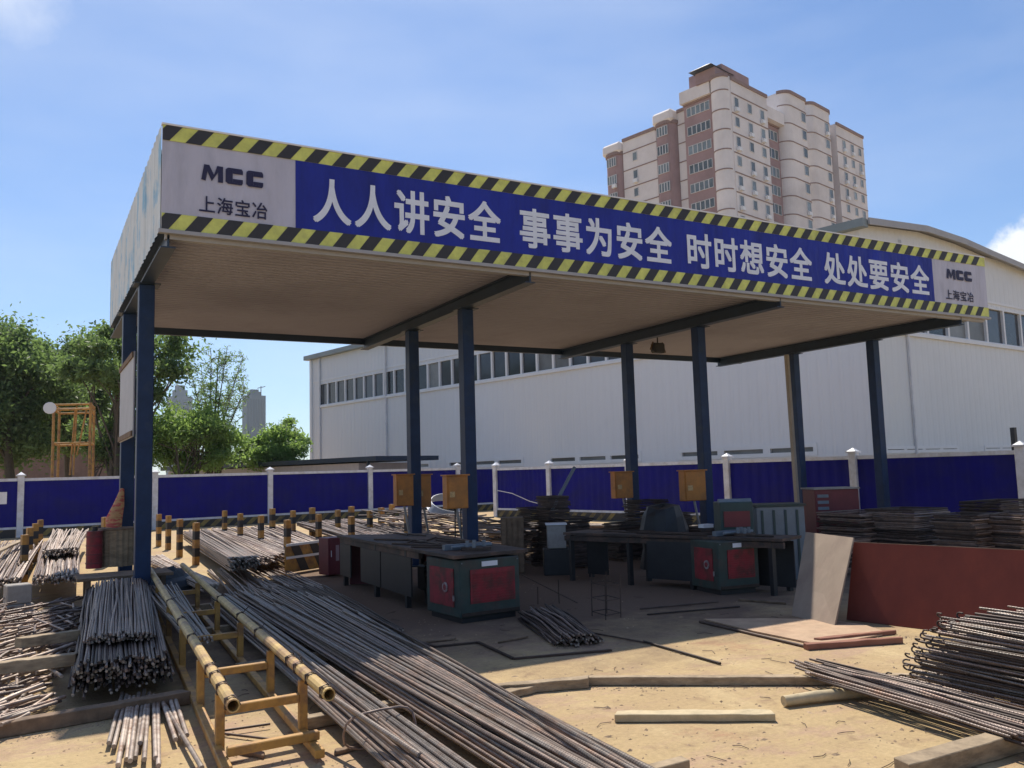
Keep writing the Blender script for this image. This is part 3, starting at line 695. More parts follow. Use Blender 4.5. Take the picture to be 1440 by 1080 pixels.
# feathery tall thin tree
rs = np.random.RandomState(31)
dpt = 42; bs = at(300, 640, d=dpt); bs.z = 0
root = thing('feathery_tree', 'tall thin feathery tree with bare upright branches left of the slim high-rise', 'tree', bs)
t = MB(); Ls = []
for (ue, ve, uc, vc) in ((297, 497, 296, 570), (308, 492, 303, 570), (318, 500, 306, 580), (342, 500, 315, 580), (283, 515, 292, 590), (265, 508, 285, 590), (272, 540, 288, 600), (333, 530, 312, 600), (345, 545, 322, 600)):
    a, b_, c = Vector(bs)+Vector((rs.normal()*.1, rs.normal()*.1, 0)), at(uc, vc, d=dpt+rs.normal()*.7), at(ue, ve, d=dpt+rs.normal()*1.5)
    pts = []
    for i in range(9):
        f = i/8; pts.append(a.lerp(b_, min(1, f*2)) if f < .5 else b_.lerp(c, f*2-1))
    t.path(pts, [.07*(1-.88*i/8) for i in range(9)], 5)
    for k in range(26):
        f = rs.uniform(.45, 1); i = int(f*8); s0 = pts[i].lerp(pts[min(i+1, 8)], f*8-i)
        e = s0+Vector((rs.normal()*.4, rs.normal()*.4, rs.uniform(-.1, .5)))
        t.path([s0, e], [.018, .008], 4)
        for q in range(14): Ls.append(s0.lerp(e, rs.uniform(.3, 1.1))+Vector(rs.normal(size=3)*.09))
t.build('trunk', m_bark, root)
c_ = MB()
for p in Ls:
    a = Vector(rs.normal(size=3)).normalized()*.10; b_ = a.orthogonal().normalized()*.03
    c_.add([p-a, p+b_, p+a, p-b_], [(0, 1, 2, 3)])
c_.build('crown', m_leaf_lt, root, kind='stuff', fix=False)
# brown hut behind scaffold
bh = at(95, 640, d=60); bh.z = 0
hb = thing('brown_hut', 'dim brown building glimpsed behind the yellow scaffold tower', 'building', bh)
MB().box((-4, -2, 0), (4, 2, 5.0), (Vector((CR.x, CR.y, 0)).normalized(), Vector((CF.x, CF.y, 0)).normalized(), UP), bh).build('wall', m_brown, hb)
MB().box((-4.3, -2.3, 5.0), (4.3, 2.3, 5.25), (Vector((CR.x, CR.y, 0)).normalized(), Vector((CF.x, CF.y, 0)).normalized(), UP), bh).build('roof', m_dark, hb)
# ------------------------------------------------------------------ yellow scaffold tower and lamp
sp = [at(74, 640, d=29.0), at(126, 640, d=29.0), at(82, 640, d=30.6), at(131, 640, d=30.6)]
ztw = at(100, 568, d=29.5).z; sc = thing('scaffold_tower', 'yellow tubular scaffold tower standing behind the left fence', 'scaffold', (sp[0]+sp[3])/2-UP*((sp[0]+sp[3])/2).z)
for p in sp: p.z = 0; MB().tube(p, p+UP*ztw, .045).build('upright', m_yelstl, sc)
for z in (ztw-.05, ztw-.22, at(100, 624, d=29.5).z, .9):
    for i, j in ((0, 1), (2, 3), (0, 2), (1, 3)): MB().tube(sp[i]+UP*z, sp[j]+UP*z, .035).build('crossbar', m_yelstl, sc)
for (u0, v0, u1, v1) in ((103, 668, 108, 572), (108, 640, 122, 575), (98, 668, 106, 576)):
    MB().tube(at(u0, v0, d=29.2), at(u1, v1, d=29.6), .03).build('brace', m_yelstl, sc)
lp = at(70, 574, d=28.6); lm = thing('round_floodlight', 'round white floodlight fixed to the top corner of the yellow scaffold', 'floodlight', lp)
s = MB(); fdir = (Vector((CAM.x, CAM.y, lp.z))-lp).normalized()
s.tube(lp-fdir*.12, lp+fdir*.08, .10, .20, n=14).build('housing', m_white2, lm)
MB().tube(lp+fdir*.085, lp+fdir*.10, .185, .185, n=14).build('lens', m_trim, lm)
MB().tube(lp, sp[0]+UP*(lp.z), .03).build('bracket', m_dark, lm)
# ------------------------------------------------------------------ rebar helpers
def barmesh(name, mat, amp, n=7, sides=7, seed=0):
    rs = np.random.RandomState(seed); b = MB(); pts = []; ph = rs.uniform(0, 6)
    for i in range(n):
        y = i/(n-1); pts.append(Vector((amp*math.sin(y*3.1+ph)*math.sin(math.pi*y), y, amp*.5*math.sin(y*5+ph*2)*math.sin(math.pi*y))))
    rings = []
    for p in pts: rings += [(p.x+math.cos(2*math.pi*k/sides), p.y, p.z+math.sin(2*math.pi*k/sides)) for k in range(sides)]
    b.add(rings, [(i*sides+k, (i+1)*sides+k, (i+1)*sides+(k+1) % sides, i*sides+(k+1) % sides) for i in range(n-1) for k in range(sides)], True)
    b.add(rings, [tuple(range(sides)), tuple(range(n*sides-1, (n-1)*sides-1, -1))])
    me = bpy.data.meshes.new(name); me.from_pydata(b.v, [], b.f); me.polygons.foreach_set('use_smooth', b.sm); me.materials.append(mat); me.materials.append(m_cut)
    if seed in (1, 3): me.polygons[len(me.polygons)-1].material_index = 1; me.polygons[len(me.polygons)-2].material_index = 1
    return me
BM = {}
for k, mt in (('rust', m_rust), ('steel', m_steel), ('dark', m_dkbar), ('pale', m_palebar)):
    BM[k] = [barmesh('rebar_'+k, mt, a, n=2 if a == 0 else 7, seed=i) for i, a in enumerate((0, 0, .8, 1.6, 3.0))]
def bar(parent, A, B, r, kind='rust', name='rebar', bend=None):
    A = Vector(A); B = Vector(B); L = (B-A).length; q = (B-A).to_track_quat('Y', 'Z') @ Quaternion((0, 1, 0), random.uniform(0, 6.28))
    lst = BM[kind]; me = random.choice(lst) if bend is None else lst[bend]
    return inst(me, name, parent, A, q, (r, L, r))
def bundle(name, label, near, far, zn, zf, n, layers, r, kind='rust', jl=.15, jp=.4, cross=.08, group=None, cat='rebar', taper=.0, pack=1.75, mix=None, zj=.3):
    """near=(left,right) points, far=(left,right) points, bars run near->far"""
    nl_, nr_ = [Vector(p) for p in near]; fl_, fr_ = [Vector(p) for p in far]
    c = (nl_+nr_+fl_+fr_)/4; c.z = 0
    o = thing(name, label, cat, c, group)
    for k in range(layers):
        nk = max(3, int(n*(1-taper*k/max(1, layers-1)))); 
        for i in range(nk):
            m0 = .5-(nk/n)/2
            t = m0+(i+.5+random.uniform(-jp, jp))/n; t2 = t+random.gauss(0, cross)
            t2 = min(max(t2, m0*.8), 1-m0*.8)
            z = k*r*pack+r
            A = nl_.lerp(nr_, t); B = fl_.lerp(fr_, t2); A.z = zn+z+random.uniform(0, zj)*r; B.z = zf+z+random.uniform(0, zj)*r
            d = (B-A).normalized(); A -= d*random.gauss(0, jl); B += d*random.gauss(0, jl)
            kd = kind if not mix or random.random() > mix[1] else mix[0]
            bar(o, A, B, r*random.uniform(.85, 1.1), kd)
    return o
def loop_tie(parent, c, d, w, h, mat=m_dkbar, r=.008):
    x = d.cross(UP).normalized(); pts = []
    for i in range(17):
        a = 2*math.pi*i/16; ca, sa = math.cos(a), math.sin(a)
        pts.append(c+x*w*math.copysign(abs(ca)**.6, ca)+UP*h*math.copysign(abs(sa)**.6, sa)+d*.03*math.sin(a*2))
    MB().path(pts, r, 5).build('wire_tie', mat, parent)
def timber(label, A, B, w, h, mat=m_wood, name='timber', cat='timber', group=None, z=0, tilt=0):
    A = Vector(A); B = Vector(B); c = (A+B)/2; c.z = z
    A = Vector((A.x, A.y, z+h/2+.003)); B = Vector((B.x, B.y, z+h/2+.003)); d = (B-A).normalized(); x = d.cross(UP)
    b = MB(); n = 8; L = (B-A).length; vs = []; rs = random.Random(hash(label) & 0xffff if False else len(label)*131)
    for i in range(n+1):
        p = A+d*(L*i/n)+x*rs.uniform(-.004, .004); e = [rs.uniform(-.004, .004) for _ in range(8)]
        skew = (rs.uniform(-.02, .02) if i in (0, n) else 0)
        vs += [p-x*(w/2+e[0])-UP*h/2+d*skew, p+x*(w/2+e[1])-UP*h/2-d*skew, p+x*(w/2+e[2])+UP*(h/2+e[3])-d*skew, p-x*(w/2+e[4])+UP*(h/2+e[5])+d*skew]
    fs = [(4*i+k, 4*i+(k+1) % 4, 4*i+4+(k+1) % 4, 4*i+4+k) for i in range(n) for k in range(4)]+[(3, 2, 1, 0), (4*n, 4*n+1, 4*n+2, 4*n+3)]
    b.add(vs, fs)
    return tag(b.build(name, mat, loc=c, bevel=.004), label, cat, group)
# ------------------------------------------------------------------ main long rebar bed (foreground)
bundle('rebar_bed', 'widest bed of long rusty rebars sweeping from under the shelter to the bottom edge',
       ((.84, -7.4, 0), (1.33, -7.6, 0)), ((1.05, 1.9, 0), (2.05, .3, 0)), .09, .09, 25, 4, .0115, 'rust', jl=.25, cross=.035, mix=('steel', .5), taper=.22, zj=1.3, jp=.55)
o_ = thing('rebar_strands', 'few bent rebars lying loosely over the widest rebar bed', 'rebar', (1.2, -3, 0))
for i in range(16):
    a = random.uniform(.1, .9); c = min(max(a+random.gauss(0, .3), .05), .95)
    A = Vector((.84, -7.4, 0)).lerp(Vector((1.33, -7.6, 0)), a); B = Vector((1.05, 1.6, 0)).lerp(Vector((2.0, .1, 0)), c); A.z = B.z = .185+random.uniform(0, .012)
    bar(o_, A, A.lerp(B, random.uniform(.5, .95)), .0115, random.choice(('rust', 'steel', 'dark')), bend=random.choice((2, 3, 4)))
bundle('rebar_bundle', 'thick tied rebar bundle left of the widest bed at the bottom edge',
       ((.36, -6.6, 0), (.75, -6.6, 0)), ((.70, 1.0, 0), (.98, 1.0, 0)), .08, .08, 17, 6, .0115, 'steel', jl=.2, cross=.05, taper=.5, mix=('rust', .4), zj=.9, jp=.5)
tb = thing('wire_loop', 'ribbed steel loop tied round the rebar bundle at the bottom edge', 'wire', (.66, -5.2, 0))
cc = Vector((.575, -5.05, .145)); loop_tie(tb, cc, Vector((.06, 1, 0)).normalized(), .215, .105, m_rust, .008)
bundle('rebar_offcuts', 'short dark rebars ending in shade at the right side of the widest bed',
       ((1.75, -1.7, 0), (2.05, -1.75, 0)), ((1.6, 2.4, 0), (2.4, 2.0, 0)), .03, .05, 16, 3, .010, 'dark', jl=.1, cross=.1)
for i, (y, w) in enumerate(((-6.3, 1.5), (-4.3, 1.3), (-2.4, 1.5), (-.4, 1.6), (1.4, 1.5))):
    lb = ['pale timber sleeper under the rebars nearest the bottom edge', 'second timber sleeper under the rebar bed, at the sunlit part', 'timber sleeper under the rebar bed where the shade begins', 'timber sleeper under the shaded middle of the rebar bed', 'rear timber sleeper under the far end of the rebar bed'][i]
    timber(lb, (.32, y, 0), (.32+w, y+.05, 0), .09, .075, m_wood, name='sleeper')
# stack front left, ends facing the camera
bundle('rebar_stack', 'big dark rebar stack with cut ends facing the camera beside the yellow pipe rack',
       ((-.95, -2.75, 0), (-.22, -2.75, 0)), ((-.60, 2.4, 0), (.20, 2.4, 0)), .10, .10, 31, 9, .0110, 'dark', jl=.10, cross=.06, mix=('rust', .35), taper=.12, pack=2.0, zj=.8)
bundle('rebar_stack', 'upper layer of brown rebars lying on the big dark stack beside the pipe rack',
       ((-.82, -2.05, 0), (-.28, -2.1, 0)), ((-.50, 2.1, 0), (.12, 2.2, 0)), .31, .33, 30, 4, .0095, 'rust', jl=.07, cross=.08, taper=.2)
# loose bars poking out on the ground in front of the stack
lo = thing('rebar_offcuts', 'loose rebar ends lying on sunlit ground in front of the dark stack', 'rebar', (-.6, -3.6, 0))
for (u0, v0, u1, v1) in ((153, 1045, 172, 975), (160, 1050, 178, 978), (166, 1076, 182, 980), (178, 1068, 188, 980), (183, 1070, 195, 975), (190, 1066, 203, 970), (203, 1068, 210, 975), (219, 1066, 216, 978), (223, 1077, 222, 985), (247, 1040, 228, 985), (255, 1036, 240, 985), (263, 1034, 247, 985), (284, 1080, 232, 992), (172, 1050, 186, 985), (197, 1045, 207, 980)):
    bar(lo, at(u0, v0, z=.035+random.random()*.03), at(u1, v1, z=.05), .0145, 'pale', bend=0)
bundle('rebar_bundle', 'narrow rebar bundle resting inside the yellow pipe rack in shade',
       ((-.02, -2.1, 0), (.16, -2.15, 0)), ((.02, 1.9, 0), (.45, 1.9, 0)), .22, .25, 10, 3, .011, 'steel', jl=.12, cross=.1)
# ------------------------------------------------------------------ yellow pipe rack
ra = thing('pipe_rack', 'yellow tubular steel rack frame with long round rails in the left foreground', 'rack', (.05, -3.8, 0))
ZT = .40
def frame_pair(y, x0, x1, dx=0):
    l = MB().beam((x0, y, 0), (x0, y, ZT-.04), .05, .05, up=Vector((0, 1, 0))).build('leg', m_yelstl, ra, bevel=.005)
    l2 = MB().beam((x1, y+.02, 0), (x1, y+.02, ZT-.04), .05, .05, up=Vector((0, 1, 0))).build('leg', m_yelstl, ra, bevel=.005)
    MB().beam((x0+.026, y, ZT-.14), (x1-.026, y+.02, ZT-.14), .05, .05).build('cross_tube', m_yelstl, ra, bevel=.005)
rails = []
for (a, c) in (((233, 837), (328, 993)), ((293, 827), (463, 977))):
    A = at(*a, z=ZT); B = at(*c, z=ZT); d = (A-B).normalized(); Fp = A+d*3.0
    rails.append((B, Fp))
for (B, Fp) in rails:
    d = (Fp-B).normalized(); L = (Fp-B).length; b = MB(); n = 12
    # hollow pipe: outer skin, inner skin, rim
    x = d.cross(UP).normalized(); y = x.cross(d); ro, ri = .036, .029
    def ring(p, r): return [p+(x*math.cos(2*math.pi*k/n)+y*math.sin(2*math.pi*k/n))*r for k in range(n)]
    vs = ring(Fp, ro)+ring(B, ro)+ring(B, ri)+ring(B+d*.3, ri)
    fs = [(j*n+k, j*n+(k+1) % n, (j+1)*n+(k+1) % n, (j+1)*n+k) for j in range(3) for k in range(n)]+[tuple(3*n+k for k in range(n)), tuple(n-1-k for k in range(n))]
    b.add(vs, fs, False); rp = b.build('round_rail', m_pipe, ra, fix=True)
    for s_ in (.06, .42, .75, 1.0, 2.2, 3.1, 4.4):   # wire twists and joint sleeves
        c = B+d*s_; pts = []
        for k in range(22):
            a_ = k*1.25; pts.append(c+(x*math.cos(a_)+y*math.sin(a_))*(ro+.006)+d*(.03*math.sin(k*.9)))
        pts += [pts[-1]+Vector((random.uniform(-.05, .05), random.uniform(-.04, .04), random.uniform(.0, .05)))]
        MB().path(pts, .004, 4).build('wire_tie', m_dkbar, rp)
def railx(i, y):
    B, Fp = rails[i]; t = (y-B.y)/(Fp.y-B.y); return B.x+(Fp.x-B.x)*t
gr_ = rails[1][0]; o_ = bar(None, at(455, 972, z=ZT-.10), at(590, 1062, z=.20), .016, 'steel', name='steel_rod', bend=1)
tag(o_, 'thick grey rod continuing from the end of the right rack rail over the tied bundle', 'rod')
for y in (-4.55, -3.5, -2.1, -.6, 1.2):
    frame_pair(y, railx(0, y)-.005, railx(1, y)-.012)
# lower longitudinal tubes
for i, dx in ((0, .0), (1, -.0)):
    MB().beam((railx(i, -5.0)+dx-.02, -5.0, .05), (railx(i, 1.2)+dx-.02, 1.2, .05), .055, .05).build('base_tube', m_yelstl, ra, bevel=.005)
MB().beam((railx(0, -4.8), -4.82, .10), (railx(1, -4.8)+.02, -4.80, .10), .05, .05).build('cross_tube', m_yelstl, ra, bevel=.005)
MB().tube(at(302, 1030, z=.02), at(425, 1045, z=.02), .008).build('tie_rod', m_dkbar, ra)
MB().tube(at(303, 1029, z=.03), at(380, 1018, z=.03), .008).build('tie_rod', m_dkbar, ra)
# ------------------------------------------------------------------ timbers and loose things on the ground
def gt(u, v): return at(u, v, z=0)
timber('long weathered timber on the ground at the bottom left corner', gt(-40, 1044), gt(262, 990), .10, .09, m_wood_dk)
timber('short thick timber beside the right edge of the widest rebar bed', gt(690, 978), gt(828, 966), .09, .07, m_wood)
timber('pale timber stub poking out from under the widest rebar bed', gt(705, 984), gt(752, 972), .10, .05, m_wood)
timber('long thin timber lying across the sunlit ground in the middle', gt(826, 963), gt(1122, 963), .07, .06, m_wood)
timber('plank in line with the long thin timber, passing under the small rebar bundle', gt(1120, 963), gt(1300, 960), .08, .06, m_wood)
timber('lone pale sawn plank in the sunlit foreground', gt(866, 1013), gt(1088, 1012), .11, .045, M('pale_plank', (.50, .40, .24), .8, 0, .2, 10, bump=.003, bscale=30))
timber('thick timber at the bottom right corner under the rebars', gt(1270, 1100), gt(1430, 1053), .12, .10, m_wood)
timber('reddish timber offcut in front of the brown shuttering board', gt(1133, 914), gt(1268, 904), .07, .05, m_wood_red)
ls_ = [at(u, v, z=.005) for u, v in ((990, 872), (1060, 889), (1143, 906), (1196, 902), (1252, 892), (1215, 880), (1168, 873), (1080, 871))]
tag(MB().prism(ls_, UP*.013).build('flat_panel', M('peach_panel', (.46, .315, .20), .85, 0, .18, 5, col2=(.40, .26, .165), cs=3), loc=(ls_[0]+ls_[4])/2-UP*.005), 'thin peach-coloured sheet lying flat across the shade line by the plywood', 'plywood')
timber('second reddish timber offcut touching the brown board', gt(1150, 903), gt(1256, 892), .06, .035, m_wood_red)
lg = at(1102, 986, z=.04); lg2 = at(1262, 968, z=.04)
tag(MB().path([lg, lg.lerp(lg2, .3)+Vector((0, .01, .004)), lg.lerp(lg2, .7), lg2], [.034, .038, .036, .032], 12).build('round_log', bpy.data.materials['pale_plank'], loc=(lg+lg2)/2-UP*.04), 'round debarked log propping the small rebar bundle', 'log')
def single(label, a, c, r=.012, kind='dark', z=.014, name='steel_rod'):
    A = at(*a, z=z); B = at(*c, z=z); o = bar(None, A, B, r, kind, name=name, bend=0); return tag(o, label, 'rod')
single('single dark rod crossing the shade line in the middle', (905, 902), (1013, 933), .011)
single('rusty angle rod lying along the near edge of the flat peach sheet', (984, 874), (1141, 911), .014, 'dark')
single('thin rod on the shaded floor right of the red machine', (780, 880), (905, 903), .008)
single('thin long rod on shaded floor before the far machine', (900, 856), (1010, 846), .009)
single('thin long rod nearly parallel to the one before the far machine', (910, 864), (1040, 853), .009)
rs_ = random.Random(12)
SC = [(470, 1062, 520, 1050, 'short wood scrap at the bottom edge beside the tied bundle'), (590, 905, 640, 900, 'dark wood scrap in the shade right of the rebar bed'), (700, 905, 742, 897, 'small wood scrap in the shade in front of the near machine'), (935, 812, 985, 808, 'wood scrap on the shaded floor left of the far machine'), (1040, 845, 1105, 850, 'flat wood scrap in front of the far machine'), (330, 1058, 372, 1066, 'wood chip piece inside the yellow rack')]
for (a, b_, c, d_e, l_) in SC: timber(l_, gt(a, b_), gt(c, d_e), rs_.uniform(.03, .06), rs_.uniform(.015, .03), m_wood_dk, name='wood_scrap', cat='wood scrap')
# flat steel strip frame on shaded floor
sf = thing('strip_frame', 'bent dark steel strip lying on the shaded floor in front of the red machine', 'steel strip', gt(690, 915))
pts = [at(u, v, z=.012) for u, v in ((560, 893), (612, 909), (672, 903), (722, 926), (860, 914))]
for i in range(len(pts)-1): MB().beam(pts[i], pts[i+1], .03, .014).build('strip', m_dkbar, sf)
# ------------------------------------------------------------------ right rebar pile with hooked ends
rp_ = thing('hooked_rebar_pile', 'high pile of steel rebars with hooked ends at the right edge', 'rebar', (4.9, -6.3, 0))
rs = random.Random(5); hookm = MB(); cnt = 0
# direction of bars
q0 = at(1262, 958, z=.10); q1 = at(1445, 1003, z=.10); dpile = (q1-q0); dpile.z = 0; dpile.normalize(); xp = Vector((-dpile.y, dpile.x, 0))
if xp.x < 0: xp = -xp
hk = MB(); pts = [Vector((0, -.02, 0)), Vector((0, .02, 0))]
for k in range(7):
    a = math.pi*k/6; pts.append(Vector((0, .02+.035*math.sin(a), .035-.035*math.cos(a))))
pts.append(Vector((0, -.03, .07)))
hk.path([p*.5 for p in pts], .006, 6); hkm = bpy.data.meshes.new('hook'); hkm.from_pydata(hk.v, [], hk.f); hkm.polygons.foreach_set('use_smooth', hk.sm); hkm.materials.append(m_dkbar)
for layer in range(27):
    for i in range(9):
        f = layer/26
        x = .04+i*.11+f*.10+rs.uniform(-.04, .04); z = .09+layer*.0175+rs.uniform(-.006, .006)
        st = rs.gauss(0, .05)-.02+.30*f*(-1)*0
        A = q0+xp*x+dpile*(.30*f+rs.gauss(0, .05)); A.z = z
        B = A+dpile*2.6+xp*rs.gauss(0, .03); B.z = z+rs.gauss(-.0, .03)*(.5+f)
        o = bar(rp_, A, B, rs.uniform(.007, .0095), rs.choice(('steel', 'steel', 'dark', 'rust')), bend=rs.choice((0, 1, 2, 2)))
        if cnt < 400 and i < 2:
            qq = (-(dpile)).to_track_quat('Y', 'Z') @ Quaternion((0, 1, 0), rs.uniform(-1.4, 1.4))
            inst(hkm, 'hook', rp_, A, qq)
        cnt += 1
timber('timber sleeper under the hooked rebar pile', q0+dpile*.25-xp*.1, q0+dpile*.25+xp*1.3, .10, .085, m_wood, name='sleeper')
bundle('rebar_bundle', 'small fanned bundle of thin rebars in front of the hooked pile',
       (at(1435, 1075, z=0), at(1500, 1045, z=0)), (at(1133, 973, z=0), at(1150, 955, z=0)), .09, .10, 13, 3, .0095, 'dark', jl=.12, cross=.22, mix=('rust', .35))
# ------------------------------------------------------------------ boards at the right
def lean_board(name, label, bl, br, hgt, lean, th, mat, cat='board', edge=None):
    bl = Vector(bl); br = Vector(br); d = (br-bl).normalized(); bk = Vector((-d.y, d.x, 0))
    if (CAM-bl).dot(bk) > 0: bk = -bk
    u = (UP*math.cos(lean)+bk*math.sin(lean)); nr_ = d.cross(u)
    if nr_.dot(CAM-bl) > 0: nr_ = -nr_
    o = MB().box((0, 0, 0), ((br-bl).length, hgt, th), (d, u, nr_), bl+UP*.005).build(name, mat, loc=bl, bevel=.003)
    return tag(o, label, cat), u, nr_, d
# shuttering boards lean back
BL = gt(1176, 882); BR = gt(1418, 915)
bl2 = gt(1178, 882); br2 = bl2+(gt(1417, 905)-bl2)*1.0
LEAN = rad(18)
d_ = (gt(1410, 912)-bl2).normalized(); bk0 = Vector((-d_.y, d_.x, 0)); bk0 = -bk0 if (CAM-bl2).dot(bk0) > 0 else bk0
m_edge = M('board_edge', (.42, .27, .17), .8, 0, .2, 10)
def shutter(label, s0, s1, off, h):
    a_ = bl2+d_*s0+bk0*off; b_ = bl2+d_*s1+bk0*off; L_ = s1-s0
    o_, u_, n_, dd_ = lean_board('shuttering_board', label, a_, b_, h, LEAN, .018, m_film)
    MB().box((L_+.0005, .005, -.0005), (L_+.004, h, .0175), (dd_, u_, n_), a_+UP*.005).box((0, h+.0005, 0), (L_, h+.004, .0175), (dd_, u_, n_), a_+UP*.005).build('raw_edge', m_edge, o_)
LF = (gt(1410, 912)-bl2).length
shutter('large brown-red shuttering board leaning back at the right', -.13, LF+.05, .40, .80)
shutter('second brown-red board whose edge shows right of the large one', .9, LF+.16, .46, .79)
# plywood sheet (sloping quadrilateral)
pb0, pb1 = gt(1113, 866), gt(1173, 882); z1_ = .82
pt0 = at(1133, 748, z=z1_); pt1 = at(1200, 756, z=z1_)
nrm = (pb1-pb0).cross(pt0-pb0).normalized(); nrm = -nrm if nrm.dot(CAM-pb0) > 0 else nrm
tag(MB().prism([pb0+UP*.004, pb1+UP*.004, pt1, pt0], nrm*.018).build('plywood_sheet', m_ply, loc=pb0), 'pale plywood sheet leaning beside the brown-red shuttering board', 'plywood')
# support trestle behind boards so they rest on something
tr = thing('board_trestle', 'dark timber trestle that props up the leaning boards from behind', 'trestle', bl2+Vector((.9, .9, 0)))
c0 = bl2+d_*.3; bk = Vector((-d_.y, d_.x, 0)); bk = -bk if (CAM-c0).dot(bk) > 0 else bk
LB = (gt(1410, 912)-bl2).length
top0 = c0+bk*(math.sin(LEAN)*.865+.46); top1 = top0+d_*(LB-.6)
for p in (top0, top0.lerp(top1, .5), top1): MB().beam(p, p+UP*.58, .06, .06, up=Vector((0, 1, 0))).build('leg', m_wood_dk, tr)
MB().beam(top0+UP*.61-d_*.1, top1+UP*.61+d_*.1, .06, .06).build('top_bar', m_wood_dk, tr)
# ------------------------------------------------------------------ stirrup stacks
def ring_mesh(name, w, l, r, mat):
    b = MB(); pts = [Vector((-w/2, -l/2, 0)), Vector((w/2, -l/2, 0)), Vector((w/2, l/2, 0)), Vector((-w/2, l/2, 0))]
    for i in range(4): b.tube(pts[i], pts[(i+1) % 4], r, n=5)
    me = bpy.data.meshes.new(name); me.from_pydata(b.v, [], b.f); me.materials.append(mat); return me
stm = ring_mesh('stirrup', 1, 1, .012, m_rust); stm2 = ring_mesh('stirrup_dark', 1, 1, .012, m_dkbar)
def stirrups(label, c, w, l, h, n, rot=0, group='stacks of bent stirrups', fan=0, mesh=None):
    o = thing('stirrup_stack', label, 'stirrup stack', c, group)
    for i in range(n):
        z = .05+h*i/n
        inst(mesh or (stm if random.random() < .5 else stm2), 'stirrup', o, Vector(c)+Vector((random.gauss(0, .02), random.gauss(0, .02), z)), Quaternion((0, 0, 1), rot+random.gauss(0, .04)) @ Quaternion((1, 0, 0), random.gauss(0, .012)), (w, l, 1))
    for sx in (-.3, .3):
        MB().beam(Vector(c)+Vector((sx*w, -l*.5, .025)), Vector(c)+Vector((sx*w, l*.5, .025)), .07, .05).build('sleeper', m_wood_dk, o)
    return o
def gd(u, dpt): p = at(u, 650, d=dpt); p.z = 0; return p
stirrups('wide stirrup stack just behind the brown board, right of the leaning pole', gd(1205, 13.3), .95, .8, .80, 30)
stirrups('stirrup stack behind the brown board, right of the widest one', gd(1270, 12.8), .80, .8, .86, 32)
stirrups('tidy square stirrup stack above the right half of the brown board', gd(1352, 12.0), .62, .6, .80, 34)
stirrups('tidy stirrup stack at the right edge of the frame', gd(1418, 11.8), .66, .6, .80, 34)
stirrups('farther stirrup stack against the blue fence at the right edge', gd(1400, 14.5), 1.1, .7, .86, 30, mesh=stm2)
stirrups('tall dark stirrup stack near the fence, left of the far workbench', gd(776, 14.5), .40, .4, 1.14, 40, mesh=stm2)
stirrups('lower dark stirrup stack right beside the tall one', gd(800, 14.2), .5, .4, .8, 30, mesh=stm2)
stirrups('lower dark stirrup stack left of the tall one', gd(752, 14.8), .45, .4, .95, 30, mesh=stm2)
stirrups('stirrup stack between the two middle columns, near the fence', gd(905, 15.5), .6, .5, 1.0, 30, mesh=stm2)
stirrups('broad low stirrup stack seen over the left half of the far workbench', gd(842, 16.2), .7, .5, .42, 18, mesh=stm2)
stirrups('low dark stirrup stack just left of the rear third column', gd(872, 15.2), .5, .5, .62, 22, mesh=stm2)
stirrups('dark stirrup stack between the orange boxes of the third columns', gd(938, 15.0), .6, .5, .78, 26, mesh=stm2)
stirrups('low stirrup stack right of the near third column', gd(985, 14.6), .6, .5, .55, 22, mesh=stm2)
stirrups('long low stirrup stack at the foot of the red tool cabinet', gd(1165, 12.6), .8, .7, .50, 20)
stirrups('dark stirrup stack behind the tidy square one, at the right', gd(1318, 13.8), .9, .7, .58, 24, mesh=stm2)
bundle('rebar_bundle', 'long dark rebars stacked along the foot of the right fence, seen beyond the benches',
       (gd(1150, 16.5), gd(1110, 17.6)), (gd(735, 21.0), gd(735, 22.3)), .04, .04, 30, 6, .02, 'dark', jl=.5, cross=.15, mix=('rust', .4), pack=2.2)
bundle('rebar_bundle', 'second row of brown rebars between the tall stirrup stack and the rear third column',
       (gd(960, 15.2), gd(940, 16.2)), (gd(720, 17.5), gd(720, 18.5)), .10, .10, 26, 6, .02, 'rust', jl=.4, cross=.15, mix=('dark', .5), pack=2.2)
